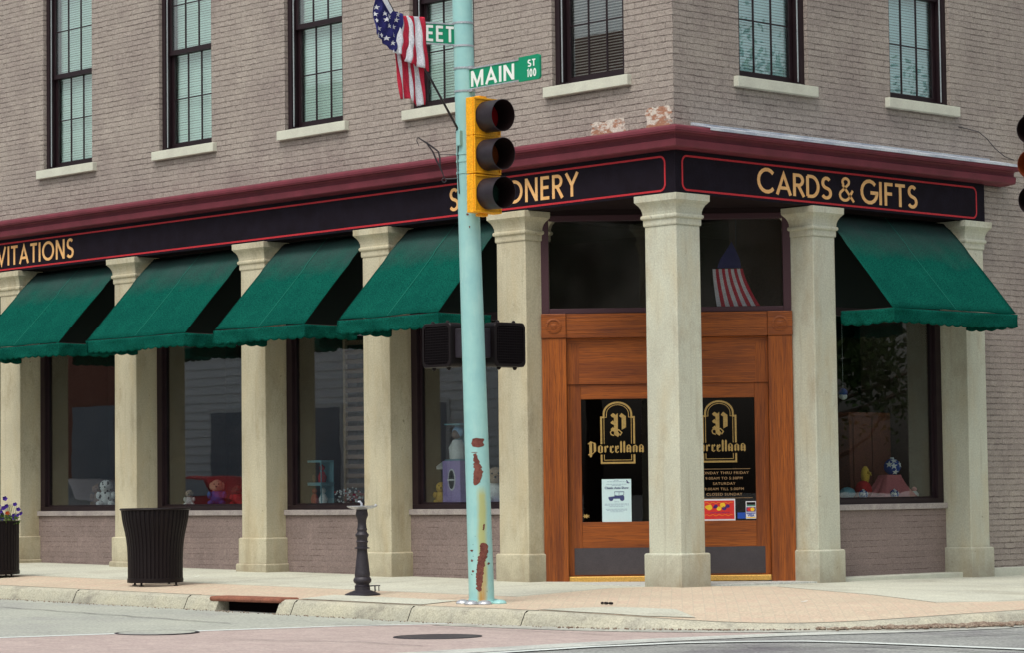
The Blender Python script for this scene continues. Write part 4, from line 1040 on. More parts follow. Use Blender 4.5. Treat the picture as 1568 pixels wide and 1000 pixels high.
# second signal, cut by the right edge of the view, with its own pole just outside
P2 = Vector((2.775, 2.31, 0))
t2 = signal((P2.x+.052, P2.y+.055, 0), R(-78), 'partly visible traffic signal at the right edge with an orange glow in its middle visor', (4.589-.01, 4.225, 3.865), True, body=M_blackm)
p3 = empty('signal_pole', (3.12, 2.75, zwalk(3.12, 2.75)), 'turquoise signal pole just outside the right edge carrying the second signal', 'pole')
mb = MB(); mb.lathe([(0, .11), (5.3, .09)], p3.location, 28); mb.build('shaft', M_pole, p3, smooth=40)
mb = MB(); a_, b_2 = Vector((P2.x+.03, P2.y+.20, 0)), Vector((3.12, 2.75, 0))
for z in (4.78, 3.66): mb.tube([(a_.x, a_.y, z), (b_2.x, b_2.y, z)], .02, 8)
mb.build('bracket_arm', M_iron, p3)

# ------------------------------------------------------------------ walk signals on the pole
def ped(loc, rz, label):
    t = empty('pedestrian_signal', loc, label, 'pedestrian signal', 'black walk signal boxes on the turquoise pole', rz)
    W2, H2 = .205, .215; dpt = .17
    def rr(hw, hh, x, r=.045):
        pts = []
        for cy, cz, a in ((hw-r, hh-r, 0), (-hw+r, hh-r, 90), (-hw+r, -hh+r, 180), (hw-r, -hh+r, 270)):
            pts += [(x, cy+r*math.cos(R(a+q*18)), cz+r*math.sin(R(a+q*18))) for q in range(6)]
        return pts
    mb = MB(); mb.loft([rr(W2-.02, H2-.02, -dpt), rr(W2, H2, -dpt+.02), rr(W2, H2, -.012), rr(W2-.006, H2-.006, -.001), rr(W2-.03, H2-.03, .0), rr(W2-.03, H2-.03, -.045)])
    h = mb.build('housing', M_black, t, origin=(0,0,0), smooth=30)
    mb = MB()
    for k in range(1, 15):
        y = -W2+.03+k*(2*W2-.06)/15; mb.box(-.042, -.003, y-.0015, y+.0015, -H2+.032, H2-.032)
    for k in range(1, 15):
        z = -H2+.03+k*(2*H2-.06)/15; mb.box(-.0415, -.0035, -W2+.032, W2-.032, z-.0015, z+.0015)
    mb.build('louvre_grid', M_blackm, t, origin=(0,0,0))
    mb = MB()
    for y in (-.11, .10):
        mb.ball((-.06, y, H2+.004), .020, 10, 6); mb.ball((-.06, y+.01, -H2-.006), .022, 10, 6)
    mb.build('latch', M_black, t, origin=(0,0,0))
    mb = MB()
    return t
zc = 2.40; pc = pole_c(zc)
pr = ped((pc.x+.04, pc.y+.445, zc), 0, 'black walk signal box to the right of the turquoise pole')
pl_ = ped((pc.x-.435, pc.y-.08, zc+.0), R(-90), 'black walk signal box to the left of the turquoise pole, facing the left street')
def arm(parent, a, b):
    mb = MB(); mb.box(min(a[0], b[0])-.04, max(a[0], b[0])+.04, min(a[1], b[1])-.04, max(a[1], b[1])+.04, zc-.15, zc+.17)
    mb.v = [(p[0], p[1], p[2]) for p in mb.v]
    return mb
mb = MB(); x, y = pc.x-.06, pc.y
mb.box(x-.04, x+.04, y+.05, y+.25, zc-.13, zc+.15); mb.build('bracket', M_iron, pr, bevel=.01, origin=pr.location)
mb = MB(); mb.box(pc.x-.24, pc.x-.05, pc.y-.02, pc.y+.06, zc-.13, zc+.15)
o = mb.build('bracket', M_iron, None, bevel=.01); o.parent = pl_; o.matrix_parent_inverse = (Matrix.Translation(pl_.location) @ Matrix.Rotation(R(-90), 4, 'Z')).inverted()

# ------------------------------------------------------------------ street name signs
def blade(name, base, ang, L0, L1, z0, z1, label, text, tx0, tx1, small=None, tilt=0):
    """plate standing along a direction from the pole; text on the side that faces the crossing"""
    t = empty(name, base, label, 'street sign', rz=ang)
    sk = lambda x, z: z+tilt*x
    def slab(x0, x1, y0, y1, za, zb, nm, m, bev=0):
        mb = MB(); q = []
        for z in (za, zb):
            for x, y in ((x0, y0), (x1, y0), (x1, y1), (x0, y1)): q.append((x, y, sk(x, z)))
        mb.add(q, [(0,3,2,1),(4,5,6,7),(0,1,5,4),(1,2,6,5),(2,3,7,6),(3,0,4,7)]); return mb.build(nm, m, t, bevel=bev, origin=(0,0,0))
    sgn = -1 if text[1] > 0 else 1
    slab(L0, L1, -.004, .004, z0+.012, z1-.012, 'blade', M_sgreen)
    slab(L0, L1, -.009, .009, z1-.014, z1, 'rail', M_alu); slab(L0, L1, -.009, .009, z0, z0+.014, 'rail', M_alu)
    return t, sk
zz = 4.90
c = pole_c(zz)
t, sk = blade('street_sign', (c.x, c.y-.02, 0), R(1.5), .05, .80, 4.800, 5.008, 'green street sign with white letters MAIN ST 100 right of the turquoise pole', ('', 1), 0, 0, tilt=.012)
mb = MB(); fnM = lambda a, b, d: (a, -.0045-d, sk(a, b))
letters(mb, 'MAIN', fnM, .115, 4.826, .150, total=.575, hw=.085, gap=.17, depth=(0, .002)); mb.build('lettering', M_white, t, origin=(0,0,0))
mb = MB(); pts = [(.755, 4.792), (.755, 5.020)]+arc(1.0, 4.995, .028, .028, 90, 0, 5)+arc(1.0, 4.820, .028, .028, 0, -90, 5)
mb.prism([(a-.0, b) for a, b in pts], lambda a, b, d: (a, -.012+d, sk(a, b)), 0, .024); mb.build('end_plate', M_sgreen, t, origin=(0,0,0))
mb = MB(); fnM2 = lambda a, b, d: (a, -.0125-d, sk(a, b))
letters(mb, 'ST', fnM2, .875, 4.918, .064, total=.10, hw=.10, gap=.2, depth=(0, .002)); letters(mb, '100', fnM2, .868, 4.822, .072, total=.115, hw=.085, gap=.16, depth=(0, .002))
mb.build('lettering', M_white, t, origin=(0,0,0))
for z in (5.015, 4.795):
    c2 = pole_c(z); mb = MB(); r = pole_r(z)+.006; mb.lathe([(-.009, r-.004), (-.009, r), (.009, r), (.009, r-.004)], (c2.x-t.location.x, c2.y-t.location.y, z), 32); mb.box(.06, .14, -.018, .018, z-.012, z+.012); mb.build('clamp', M_alu, t, origin=(0,0,0), smooth=40)
c = pole_c(5.34)
t, sk = blade('street_sign', (c.x, c.y, 0), R(-108.5), .07, .82, 5.232, 5.442, 'green street sign ending in EET left of the pole, half hidden by the flag', ('', -1), 0, 0)
mb = MB(); fnS = lambda a, b, d: (a, .0045+d, sk(a, b))
gl2 = lambda a, b, d: fnS(-a, b, d)
letters(mb, 'STREET', gl2, -.72, 5.262, .150, total=.62, hw=.085, gap=.2, depth=(0, .002)); mb.build('lettering', M_white, t, origin=(0,0,0))
for z in (5.448, 5.228):
    c2 = pole_c(z); mb = MB(); r = pole_r(z)+.006; mb.lathe([(-.009, r-.004), (-.009, r), (.009, r), (.009, r-.004)], (0, 0, z), 32); mb.build('clamp', M_alu, t, origin=(0,0,0), smooth=40)

# ------------------------------------------------------------------ flag on its staff
FX = .12
ff = empty('flag', (FX, -3.13, 4.44), 'american flag hanging folded from a dark staff on the turquoise pole', 'flag')
mb = MB(); mb.tube([(.075, -3.10, 4.40), (FX, -3.131, 4.44), (FX, -3.488, 4.908), (FX-.0, -4.07, 5.66)], .011, 8)
mb.ball((FX, -4.09, 5.685), .03, 10, 6); mb.build('staff', M_iron, ff, smooth=50)
FB = {'b0':[(-3.785,5.421),(-3.849,5.227),(-3.913,5.065)],'b1':[(-3.762,5.424),(-3.781,5.234),(-3.831,5.053)],'b2':[(-3.73,5.427),(-3.705,5.242),(-3.77,4.997)],'b3':[(-3.696,5.431),(-3.649,5.28),(-3.702,4.983)],'b4':[(-3.647,5.431),(-3.626,5.251),(-3.619,4.959)],'b5':[(-3.564,5.437),(-3.546,5.238),(-3.536,4.952)],'b6':[(-3.499,5.437),(-3.484,5.192),(-3.467,4.927)],
'c0':[(-3.895,5.077),(-3.875,4.852),(-3.846,4.647)],'c1':[(-3.872,5.069),(-3.84,4.855),(-3.809,4.649)],'c2':[(-3.84,5.072),(-3.81,4.858),(-3.782,4.658)],'c3':[(-3.749,5.04),(-3.731,4.855),(-3.72,4.659)],'c4':[(-3.715,5.023),(-3.693,4.827),(-3.676,4.637)],'c5':[(-3.688,5.005),(-3.653,4.81),(-3.631,4.599)],'c6':[(-3.619,5.001),(-3.583,4.807),(-3.548,4.622)],'c7':[(-3.55,4.998),(-3.538,4.811),(-3.527,4.619)]}
def bez(p, t):
    a, b, c = [Vector(q) for q in p]; b = 2*b-.5*(a+c); return a*(1-t)**2+b*2*t*(1-t)+c*t*t
def cloth_strips(keys, cols, x0, phase, amp, parent, topx=0):
    mb = MB(); n, m = 4, 22
    for q, (k0_, k1_) in enumerate(zip(keys, keys[1:])):
        vs = []
        for j in range(m+1):
            t_1 = j/m; A = bez(FB[k0_], t_1); B_ = bez(FB[k1_], t_1)
            for i in range(n+1):
                P_1 = A+(B_-A)*i/n
                dx = amp*math.sin(P_1.x*46+phase+1.6*t_1)*(.35+.65*t_1)+amp*.5*math.sin(P_1.x*90+P_1.y*25+phase)
                xo = x0+dx+topx*(1-t_1); vs.append((xo, P_1.x-(x0-FX)*.95, P_1.y))
        mb.add(vs, [(j*(n+1)+i, j*(n+1)+i+1, (j+1)*(n+1)+i+1, (j+1)*(n+1)+i) for j in range(m) for i in range(n)], cols[q])
    return mb
mats3 = [M_flagb, M_flagw, M_flagr]
cloth_strips(['c0','c1','c2','c3','c4','c5','c6','c7'], [2,1,2,1,2,1,2], FX+.015, 1.0, .012, ff).build('lower_stripes', mats3, ff, smooth=True, solid=.003)
cloth_strips(['b0','b1','b2','b3','b4','b5','b6'], [1,2,1,2,1,2], FX+.070, 0, .013, ff, -.03).build('upper_stripes', mats3, ff, smooth=True, solid=.003)
can_poly = [(-4.136,5.62),(-4.14,5.433),(-4.148,5.216),(-4.027,5.146),(-3.913,5.07),(-3.849,5.227),(-3.785,5.421),(-3.815,5.437),(-3.847,5.44),(-3.928,5.452),(-3.982,5.503),(-4.048,5.62)]
import bmesh as _bm
bm = _bm.new(); vs = [bm.verts.new((0, a, b)) for a, b in can_poly]; bm.faces.new(vs)
for ax, lo, hi in ((1, -4.15, -3.78), (2, 5.07, 5.62)):
    k = lo
    while k < hi:
        co = [0,0,0]; co[ax] = k; no = [0,0,0]; no[ax] = 1
        _bm.ops.bisect_plane(bm, geom=bm.verts[:]+bm.edges[:]+bm.faces[:], plane_co=co, plane_no=no, dist=1e-5); k += .025
fdx = lambda y, z: .022*math.sin(y*34+z*14)+.012*math.sin(y*70-z*20)
bm.verts.index_update(); mb = MB(); mb.add([(FX+.045+fdx(v.co.y, v.co.z), v.co.y-.04, v.co.z) for v in bm.verts], [tuple(v.index for v in f.verts) for f in bm.faces]); bm.free()
cn_ = mb.build('canton', M_flagb, ff, smooth=True, solid=.003)
mb = MB()
for (y, z) in [(-4.114,5.467),(-4.122,5.404),(-4.115,5.343),(-4.077,5.277),(-4.117,5.207),(-4.037,5.414),(-3.986,5.394),(-4.024,5.358),(-3.984,5.306),(-3.999,5.191),(-3.922,5.228),(-3.896,5.31),(-3.879,5.374),(-3.874,5.424),(-3.955,5.40),(-4.06,5.21),(-3.94,5.15)]:
    p = [(y+(.025 if k % 2 == 0 else .010)*math.cos(PI/2+k*PI/5), z+(.025 if k % 2 == 0 else .010)*math.sin(PI/2+k*PI/5)) for k in range(10)]
    mb = MB(); mb.prism(p, lambda a, b, d: (FX+.052+fdx(a, b)+d, a-.04, b), 0, .003); mb.build('star', M_flagw, cn_)
mb = MB(); wp = [(-4.102,5.602),(-4.056,5.546),(-3.949,5.413),(-3.917,5.446),(-3.995,5.553),(-4.042,5.61)]
mb.prism(wp, lambda a, b, d: (FX+.085+d, a-.08, b), 0, .004); mb.build('hoist_hem', M_flagw, ff)
# dark iron banner bracket
bk = empty('iron_bracket', (.03, -3.09, 4.2), 'thin dark wrought iron banner hook sticking out left of the pole under the flag', 'bracket')
mb = MB()
H_ = [(-.207,-3.325,4.284),(-.222,-3.339,4.332),(-.218,-3.336,4.358),(-.214,-3.332,4.366),(-.202,-3.32,4.356),(-.155,-3.275,4.313),(-.116,-3.238,4.275),(-.075,-3.198,4.229),(-.065,-3.189,4.171),(-.063,-3.187,4.082)]
mb.tube(H_, [.003,.004,.005,.005,.006,.009,.009,.008,.008,.008], 6)
mb.tube([(-.155,-3.275,4.31),(-.111,-3.234,4.227),(-.088,-3.211,4.144),(-.063,-3.187,4.075),(-.035,-3.16,3.979)], [.006,.009,.009,.008,.005], 6)
mb.build('hook', M_iron, bk)
mb = MB(); mb.tube([(-.037+.69*.02*math.cos(a/8*2*PI), -3.162+.72*.02*math.cos(a/8*2*PI), 3.955+.02*math.sin(a/8*2*PI)) for a in range(9)], .005, 6); mb.tube([(-.065,-3.19,4.20),(.06,-3.07,4.195)], .004, 5); mb.tube([(-.03,-3.155,3.965),(.06,-3.07,3.97)], .006, 5); mb.build('brace', M_iron, bk)

# ------------------------------------------------------------------ trash can
def ribbed_can(name, loc, prof, label, cat, nslat, wslat, feet=True, liner_r=.93, rim=.018):
    t = empty(name, loc, label, cat)
    x0, y0, z0 = loc
    mb = MB()
    for k in range(nslat):
        a = 2*PI*k/nslat; rings = []
        for z, r in prof:
            ha = wslat/2/r; rr_ = r
            rings.append([(x0+q*math.cos(a+s), y0+q*math.sin(a+s), z0+z) for q, s in ((rr_-.008, -ha), (rr_, -ha*.7), (rr_, ha*.7), (rr_-.008, ha))])
        mb.loft(rings)
    mb.build('slats', M_black, t)
    mb = MB(); mb.lathe([(z, r*liner_r) for z, r in prof]+[(prof[-1][0]-.02, prof[-1][1]*liner_r-.02), (.1, prof[0][1]*.85)], loc, 36, caps=False); mb.build('liner', M_blackm, t, smooth=50)
    zt, rt_ = prof[-1]
    mb = MB(); n = 48
    rg = [[(x0+(rt_-.004+rim*math.cos(b))*math.cos(2*PI*k/n), y0+(rt_-.004+rim*math.cos(b))*math.sin(2*PI*k/n), z0+zt+rim*.7*math.sin(b)) for k in range(n)] for b in [2*PI*q/10 for q in range(11)]]
    mb.loft(rg, caps=False); mb.build('rim', M_black, t, smooth=60)
    zb, rb_ = prof[0]
    mb = MB(); mb.lathe([(zb, rb_-.01), (zb, rb_+.006), (zb+.045, rb_+.006), (zb+.05, rb_-.002)], loc, 40, caps=False); mb.build('base_ring', M_black, t, smooth=40)
    for k in range(4):
        a = R(20+90*k); mb = MB(); mb.lathe([(0, .028), (.008, .028), (.010, .012), (zb+.02, .012)], (x0+(rb_-.03)*math.cos(a), y0+(rb_-.03)*math.sin(a), z0), 10); mb.build('foot', M_black, t)
    return t
cl = (-5.47, -2.57, zwalk(-5.47, -2.57)+.006)
ribbed_can('trash_can', cl, [(.035, .300), (.2, .300), (.33, .302), (.42, .307), (.50, .316), (.58, .330), (.66, .348), (.73, .362), (.80, .370), (.835, .374)], 'black flared slatted metal trash can on the brick paving near the kerb', 'trash can', 44, .037, liner_r=.972)
pl0 = (-8.93, -2.46, zwalk(-8.93, -2.46)+.006)
ribbed_can('planter', pl0, [(.035, .345), (.2, .345), (.45, .345), (.66, .345)], 'black slatted round planter at the left edge of the view', 'planter', 44, .043, rim=.012, liner_r=.972)
mb = MB(); mb.lathe([(.56, .33), (.60, .33), (.61, .2)], pl0, 24); prop(mb.build('soil', M_dark, bpy.data.objects['planter']))
fl = empty('petunias', (pl0[0], pl0[1], pl0[2]+.6), 'purple and red petunias with green leaves growing in the black planter', 'flowers')
rnd = random.Random(4)
mb = MB()
for k in range(420):
    a = rnd.uniform(0, 2*PI); r = .36*math.sqrt(rnd.random()); z = pl0[2]+.62+rnd.random()*.17*(1.15-r/.36*.6)
    c = Vector((pl0[0]+r*math.cos(a), pl0[1]+r*math.sin(a), z)); d1 = Vector((rnd.uniform(-1,1), rnd.uniform(-1,1), rnd.uniform(-.3,1))).normalized(); d2 = d1.cross(Vector((rnd.uniform(-1,1), rnd.uniform(-1,1), rnd.uniform(-1,1)))).normalized()
    s = rnd.uniform(.018, .034); mb.add([c-d1*s, c+d2*s*.45, c+d1*s, c-d2*s*.45], [(0,1,2,3)])
for k in range(60):
    a = rnd.uniform(0, 2*PI); r = .34*math.sqrt(rnd.random()); h = rnd.uniform(.12, .27)
    b = Vector((pl0[0]+r*math.cos(a), pl0[1]+r*math.sin(a), pl0[2]+.60)); mb.tube([b, b+Vector((.02*math.cos(a), .02*math.sin(a), h*.6)), b+Vector((.04*math.cos(a), .04*math.sin(a), h))], .0025, 4)
mb.build('leaves', M_leaf, fl)
def flower(c, s, m):
    mb = MB(); n = 10
    d = Vector((.6+rnd.uniform(-.4,.4), -.7+rnd.uniform(-.4,.4), .4)).normalized(); a = d.cross(Vector((0,0,1))).normalized(); b = d.cross(a)
    ring = [c+(a*math.cos(2*PI*k/n)+b*math.sin(2*PI*k/n))*s*(1 if k % 2 else .8)+d*.006*(k % 2) for k in range(n)]
    mb.add([c-d*s*.55]+ring, [(0, k+1, (k+1) % n+1) for k in range(n)]); mb.build('flower', m, fl, solid=.0015)
tgt = [(33, 763, 0), (26, 775, 0), (29, 779, 0), (45, 775, 0), (48, 779, 0), (60, 770, 0), (63, 778, 0), (66, 784, 0), (68, 785, 0), (50, 787, 0), (52, 784, 0), (54, 790, 0), (35, 790, 0), (32, 788, 0), (30, 784, 0), (38, 783, 0), (28, 785, 1), (24, 787, 1), (27, 789, 1), (22, 770, 1)]
# spread the blooms over the planter: those towards the street corner are the ones that show
for k in range(46):
    a = rnd.uniform(0, 2*PI); r = .34*math.sqrt(rnd.random()); c = Vector((pl0[0]+r*math.cos(a), pl0[1]+r*math.sin(a), pl0[2]+.68+rnd.random()*.17*(1.2-r/.34*.5)))
    flower(c, rnd.uniform(.022, .036), M_petred if rnd.random() < .22 else M_purple)
for dx, dz in ((.30, .86), (.34, .80), (.37, .75), (.20, .84)):
    flower(Vector((pl0[0]+.69*dx, pl0[1]+.72*dx, pl0[2]+dz)), .03, M_purple)
flower(Vector((pl0[0]+.69*.18, pl0[1]+.72*.18, pl0[2]+.93)), .034, M_purple)

# ------------------------------------------------------------------ drinking fountain
f0 = (-1.94, -2.60, zwalk(-1.94, -2.6)+.006)
df = empty('drinking_fountain', f0, 'slender cast iron drinking fountain on a turned pedestal by the kerb', 'drinking fountain')
mb = MB(); mb.lathe([(0, .160), (.012, .158), (.030, .120), (.045, .085), (.052, .070), (.085, .068), (.092, .074), (.105, .060), (.115, .062), (.130, .078), (.150, .082), (.168, .078), (.182, .066), (.190, .068), (.215, .069), (.235, .066), (.30, .060), (.38, .052), (.45, .046), (.463, .046), (.466, .068), (.476, .068), (.480, .048), (.52, .048), (.535, .056), (.545, .048), (.575, .050), (.590, .060), (.605, .062), (.620, .050), (.64, .042), (.66, .048), (.67, .042), (.72, .038), (.76, .042), (.79, .054), (.81, .056), (.845, .050), (.856, .052)], f0, 28); mb.v = [(f0[0]+(x-f0[0])*1.12, f0[1]+(y-f0[1])*1.12, z) for x, y, z in mb.v]
mb.build('pedestal', M_iron, df, smooth=45)
mb = MB(); mb.lathe([(.856, .05), (.862, .09), (.875, .135), (.888, .150), (.894, .150), (.890, .135), (.880, .06), (.878, .01)], f0, 32); mb.build('bowl', M_alu, df, smooth=45)
mb = MB(); bx_, by_, bz_ = f0; mb.tube([(bx_-.0, by_, bz_+.875), (bx_-.002, by_, bz_+.915), (bx_-.014, by_-.012, bz_+.938), (bx_-.028, by_-.026, bz_+.936)], [.013, .012, .010, .008], 10)
mb.tube([(bx_+.09, by_+.10, bz_+.89), (bx_+.10, by_+.11, bz_+.905)], .014, 8); mb.build('spout', M_alu, df, smooth=50)
mb = MB(); mb.tube([(bx_+.04, by_+.04, bz_+.09), (bx_+.075, by_+.080, bz_+.095), (bx_+.12, by_+.13, bz_+.095)], .007, 6); mb.tube([(bx_+.085, by_+.09, bz_+.095), (bx_+.09, by_+.09, bz_+.035)], .008, 6); mb.tube([(bx_+.11, by_+.12, bz_+.095), (bx_+.112, by_+.12, bz_+.04)], .005, 6); mb.build('foot_pedal', M_iron, df)

# ================================================================== papers on the door glass (local frame of the entry)
def paper(name, x0, x1, z0, z1, label, cat, m, build_more):
    o = MB(); o.box(x0, x1, .0845, .0862, z0, z1)
    ob = o.build(name, m, None, mat4=DM); prop(ob, label, cat); build_more(ob); return ob
M_paper = mat('paper_pale', (.55,.72,.74), rough=.8, grain=.03); M_ink = mat('ink', (.05,.06,.16), rough=.8, grain=0); M_ink2 = mat('ink_faint', (.22,.32,.42), rough=.8, grain=0)
M_pwhite = mat('paper_white', (.75,.74,.78), rough=.7, grain=.03); M_pred = mat('poster_red', (.68,.035,.03), rough=.6, grain=.05); M_pyel = mat('poster_yellow', (.90,.55,.03), rough=.6, grain=0)
M_porange = mat('poster_orange', (.85,.22,.02), rough=.6, grain=0); M_ppur = mat('poster_purple', (.07,.02,.16), rough=.6, grain=0)
fnP = lambda a, b, d: (a, .0844-d, b)
def notice(p):
    mb = MB()
    v, f = text_mesh('Classic Auto Show', .034, fnP, .789, 1.012, .0004, bold=.0008); mb.add(v, f); mb.build('title', M_ink, p); mb = MB()
    for q in ([(.700,.905),(.700,.925),(.765,.932),(.765,.905)], [(.765,.905),(.765,.945),(.800,.940),(.862,.945),(.872,.925),(.872,.905)], [(.760,.978),(.765,.984),(.868,.984),(.874,.976)], [(.768,.945),(.764,.978),(.768,.978),(.773,.945)], [(.812,.945),(.814,.978),(.818,.978),(.816,.945)], [(.862,.945),(.866,.978),(.870,.978),(.868,.945)]): mb.prism(q, fnP, 0, .0008)
    for cx in (.728, .848):
        mb.prism([(cx+.024*math.cos(2*PI*k/14), .902+.021*math.sin(2*PI*k/14)) for k in range(14)], fnP, 0, .0011)
    mb.build('car_drawing', M_ink, p); mb = MB()
    mb.prism([(.895,1.105),(.905,1.107),(.915,1.085),(.932,1.078),(.925,1.070),(.900,1.074)], fnP, 0, .0008)
    mb.build('emblem', M_ink, p)
    mb = MB(); rnd = random.Random(3)
    for z, w in ((1.100,.05),(1.088,.20),(1.060,.22),(1.048,.10),(.870,.05),(.846,.26),(.834,.26),(.818,.16),(.790,.24),(.778,.22),(.762,.14)):
        x = .789-w/2
        while x < .789+w/2:
            L = rnd.uniform(.012, .035); mb.box(x, min(x+L, .789+w/2), .0838, .0844, z, z+.005); x += L+.006
    mb.build('small_print', M_ink2, p)
paper('notice', .630, .948, .645, 1.118, 'pale blue printed notice with a car drawing taped inside the left door glass', 'notice', M_paper, notice)
def poster(p):
    mb = MB(); mb.box(1.735, 2.060, .0836, .0844, .672, .872); mb.build('red_field', M_pred, p)
    for m, z in ((M_porange, .848), (M_porange, .715)):
        mb = MB(); pts = [(1.745+.30*i/40, z+.006*math.sin(i/40*PI*9)) for i in range(41)]; L_, R_, _ = offset_poly(pts, .0035)
        for i in range(40): mb.prism([tuple(L_[i]), tuple(L_[i+1]), tuple(R_[i+1]), tuple(R_[i])], lambda a, b, d: (a, .0835-d, b), 0, .0006)
        mb.build('wavy_line', m, p)
    mb = MB(); my = MB()
    def disc(q, x, z, r): q.prism([(x+r*math.cos(2*PI*k/12), z+r*.9*math.sin(2*PI*k/12)) for k in range(12)], lambda a, b, d: (a, .0835-d, b), 0, .0008+.0002*r)
    for x, z, r in ((1.790,.798,.033),(1.765,.803,.02),(1.895,.785,.026),(1.935,.822,.030),(1.80,.82,.012)): disc(my, x, z, r)
    for x, z, r in ((1.862,.810,.022),(1.952,.790,.026),(1.990,.812,.022),(1.845,.800,.014)): disc(mb, x, z, r)
    pts = [(1.79+.22*i/60, .742+.007*math.sin(i*1.3)*(1 if i % 7 else .1)) for i in range(61)]; L_, R_, _ = offset_poly(pts, .0016)
    for i in range(60):
        if i % 17 > 1: mb.prism([tuple(L_[i]), tuple(L_[i+1]), tuple(R_[i+1]), tuple(R_[i])], lambda a, b, d: (a, .0835-d, b), 0, .0006)
    mb.build('purple_fruit', M_ppur, p); my.build('yellow_fruit', M_pyel, p)
paper('poster', 1.715, 2.072, .655, .890, 'red poster with yellow and purple fruit and a white border on the right door glass', 'poster', M_pwhite, poster)
M_visab = mat('card_blue', (.02,.08,.42), rough=.5, grain=0); M_cardg = mat('card_green', (.05,.28,.18), rough=.5, grain=0)
def cards(p):
    q = lambda a, b, d: (a, .0835-d, b)
    def bar(nm, x0, x1, z0, z1, m, d=.0006):
        mb = MB(); mb.prism([(x0, z0), (x1, z0), (x1, z1), (x0, z1)], q, 0, d); mb.build(nm, m, p)
    bar('black_card', 2.195, 2.288, .822, .852, M_black); bar('green_band', 2.195, 2.288, .808, .820, M_cardg)
    bar('purple_card', 2.190, 2.290, .748, .798, M_ppur)
    for x, m, k in ((2.222, M_pred, 0), (2.258, M_pyel, 1)):
        mb = MB(); mb.prism([(x+.023*math.cos(2*PI*i/16), .773+.021*math.sin(2*PI*i/16)) for i in range(16)], q, .0006, .0010+.0003*k); mb.build('card_circle', m, p)
    bar('blue_band', 2.190, 2.290, .727, .738, M_visab); bar('gold_band', 2.190, 2.290, .680, .690, M_pyel)
    mb = MB(); v, f = text_mesh('VISA', .036, q, 2.240, .697, .0002, bold=.0012); mb.add(v, f); mb.build('card_lettering', M_visab, p)
paper('card_sticker', 2.185, 2.296, .672, .862, 'stack of three small credit card stickers at the right edge of the right door glass', 'sticker', M_pwhite, cards)
for k, (c_, l_) in enumerate(((M_visab, 'dark blue sticker left of the credit card stickers low on the right door glass'),)):
    mb = MB(); mb.box(2.095, 2.180, .0846, .0862, .675, .740); prop(mb.build('sticker', c_, None, mat4=DM), l_, 'sticker')
mb = MB(); pts = [(.455+(.034 if k % 2 else .016)*math.cos(2*PI*k/14)*1.3, .72+(.034 if k % 2 else .016)*.8*math.sin(2*PI*k/14)) for k in range(14)]
mb.prism(pts, lambda a, b, d: (a, .0885-d, b), 0, .002); prop(mb.build('sticker', M_goldleaf, None, mat4=DM), 'small gold sunburst sticker low in the left corner of the left door glass', 'sticker')

# ================================================================== goods in the shop windows
P_ = lambda n, c, **k: mat('g_'+n, c, rough=.85, spec=.1, **k)
G_white = P_('white', (.72,.74,.74)); G_black = P_('black', (.02,.02,.02)); G_brown = P_('brown', (.20,.12,.08)); G_tan = P_('tan', (.42,.30,.20)); G_dbrown = P_('dbrown', (.09,.05,.035))
G_red = P_('red', (.42,.03,.03)); G_blue = P_('blue', (.03,.07,.32)); G_lav = P_('lav', (.40,.30,.60)); G_pink = P_('pink', (.50,.16,.17)); G_yel = P_('yel', (.60,.38,.06)); G_teal = P_('teal', (.18,.36,.42)); G_wood = P_('wood', (.20,.07,.045))
DZ = .862
def plush(name, x, y, s, label, body, extra=(), spots=None, headm=None, face=(.1,-1)):
    """small sitting soft toy: body, head, muzzle, ears, arms, legs"""
    d = Vector((face[0], face[1], 0)).normalized(); l = Vector((-d.y, d.x, 0))
    t = empty(name, (x, y, DZ), label, 'soft toy', 'soft toys in the shop windows')
    o = Vector((x, y, DZ)); hm = headm or body
    mb = MB(); mb.ball(o+Vector((0,0,.13*s)), .12*s, 14, 10, None, (1,.9,1.15)); 
    for k in (-1, 1):
        mb.ball(o+l*.09*s*k+d*.10*s+Vector((0,0,.045*s)), .05*s, 10, 6, None, (1,1.2,.9)); mb.ball(o+l*.115*s*k+d*.05*s+Vector((0,0,.17*s)), .04*s, 10, 6, None, (1,1,1.5))
    mb.build('body', body, t, smooth=True)
    mb = MB(); hc = o+Vector((0,0,.31*s))+d*.02*s; mb.ball(hc, .10*s, 14, 10); mb.ball(hc+d*.085*s-Vector((0,0,.02*s)), .05*s, 10, 6)
    hd = mb.build('head', hm, t, smooth=True)
    for k in (-1, 1):
        mb = MB(); mb.ball(hc+l*.095*s*k+Vector((0,0,.0)), .045*s, 10, 6, None, (.6,.6,1.3)); mb.build('ear', extra[0] if extra else body, hd, smooth=True)
    mb = MB(); mb.ball(hc+d*.135*s-Vector((0,0,.01*s)), .014*s, 8, 5)
    for k in (-1, 1): mb.ball(hc+d*.085*s+l*.035*s*k+Vector((0,0,.03*s)), .012*s, 8, 5)
    mb.build('face', G_black, hd, smooth=True)
    if spots:
        rnd = random.Random(5); mb = MB()
        for k in range(46):
            v = Vector((rnd.gauss(0,1), rnd.gauss(0,1), rnd.gauss(0,1))).normalized()
            if v.dot(d) < -.3: continue
            c, r = (hc, .10*s) if k % 2 else (o+Vector((0,0,.13*s)), .122*s)
            mb.ball(c+v*r*.98, rnd.uniform(.010, .020)*s, 7, 5)
        mb.build('spots', spots, t, smooth=True)
    return t
vw = (.72, -.69)
plush('spotted_dog_toy', -10.98, .66, .86, 'white plush dog with black spots sitting in the leftmost shop window', G_white, (G_black,), G_black, face=vw)
plush('bear_toy', -11.35, .80, .75, 'brown plush animal slumped left of the spotted plush dog', G_brown, (G_brown,), face=vw)
plush('puppy_toy', -9.10, .62, .50, 'cream plush puppy with brown ears low in the window behind the trash can', G_white, (G_brown,), headm=G_tan, face=vw)
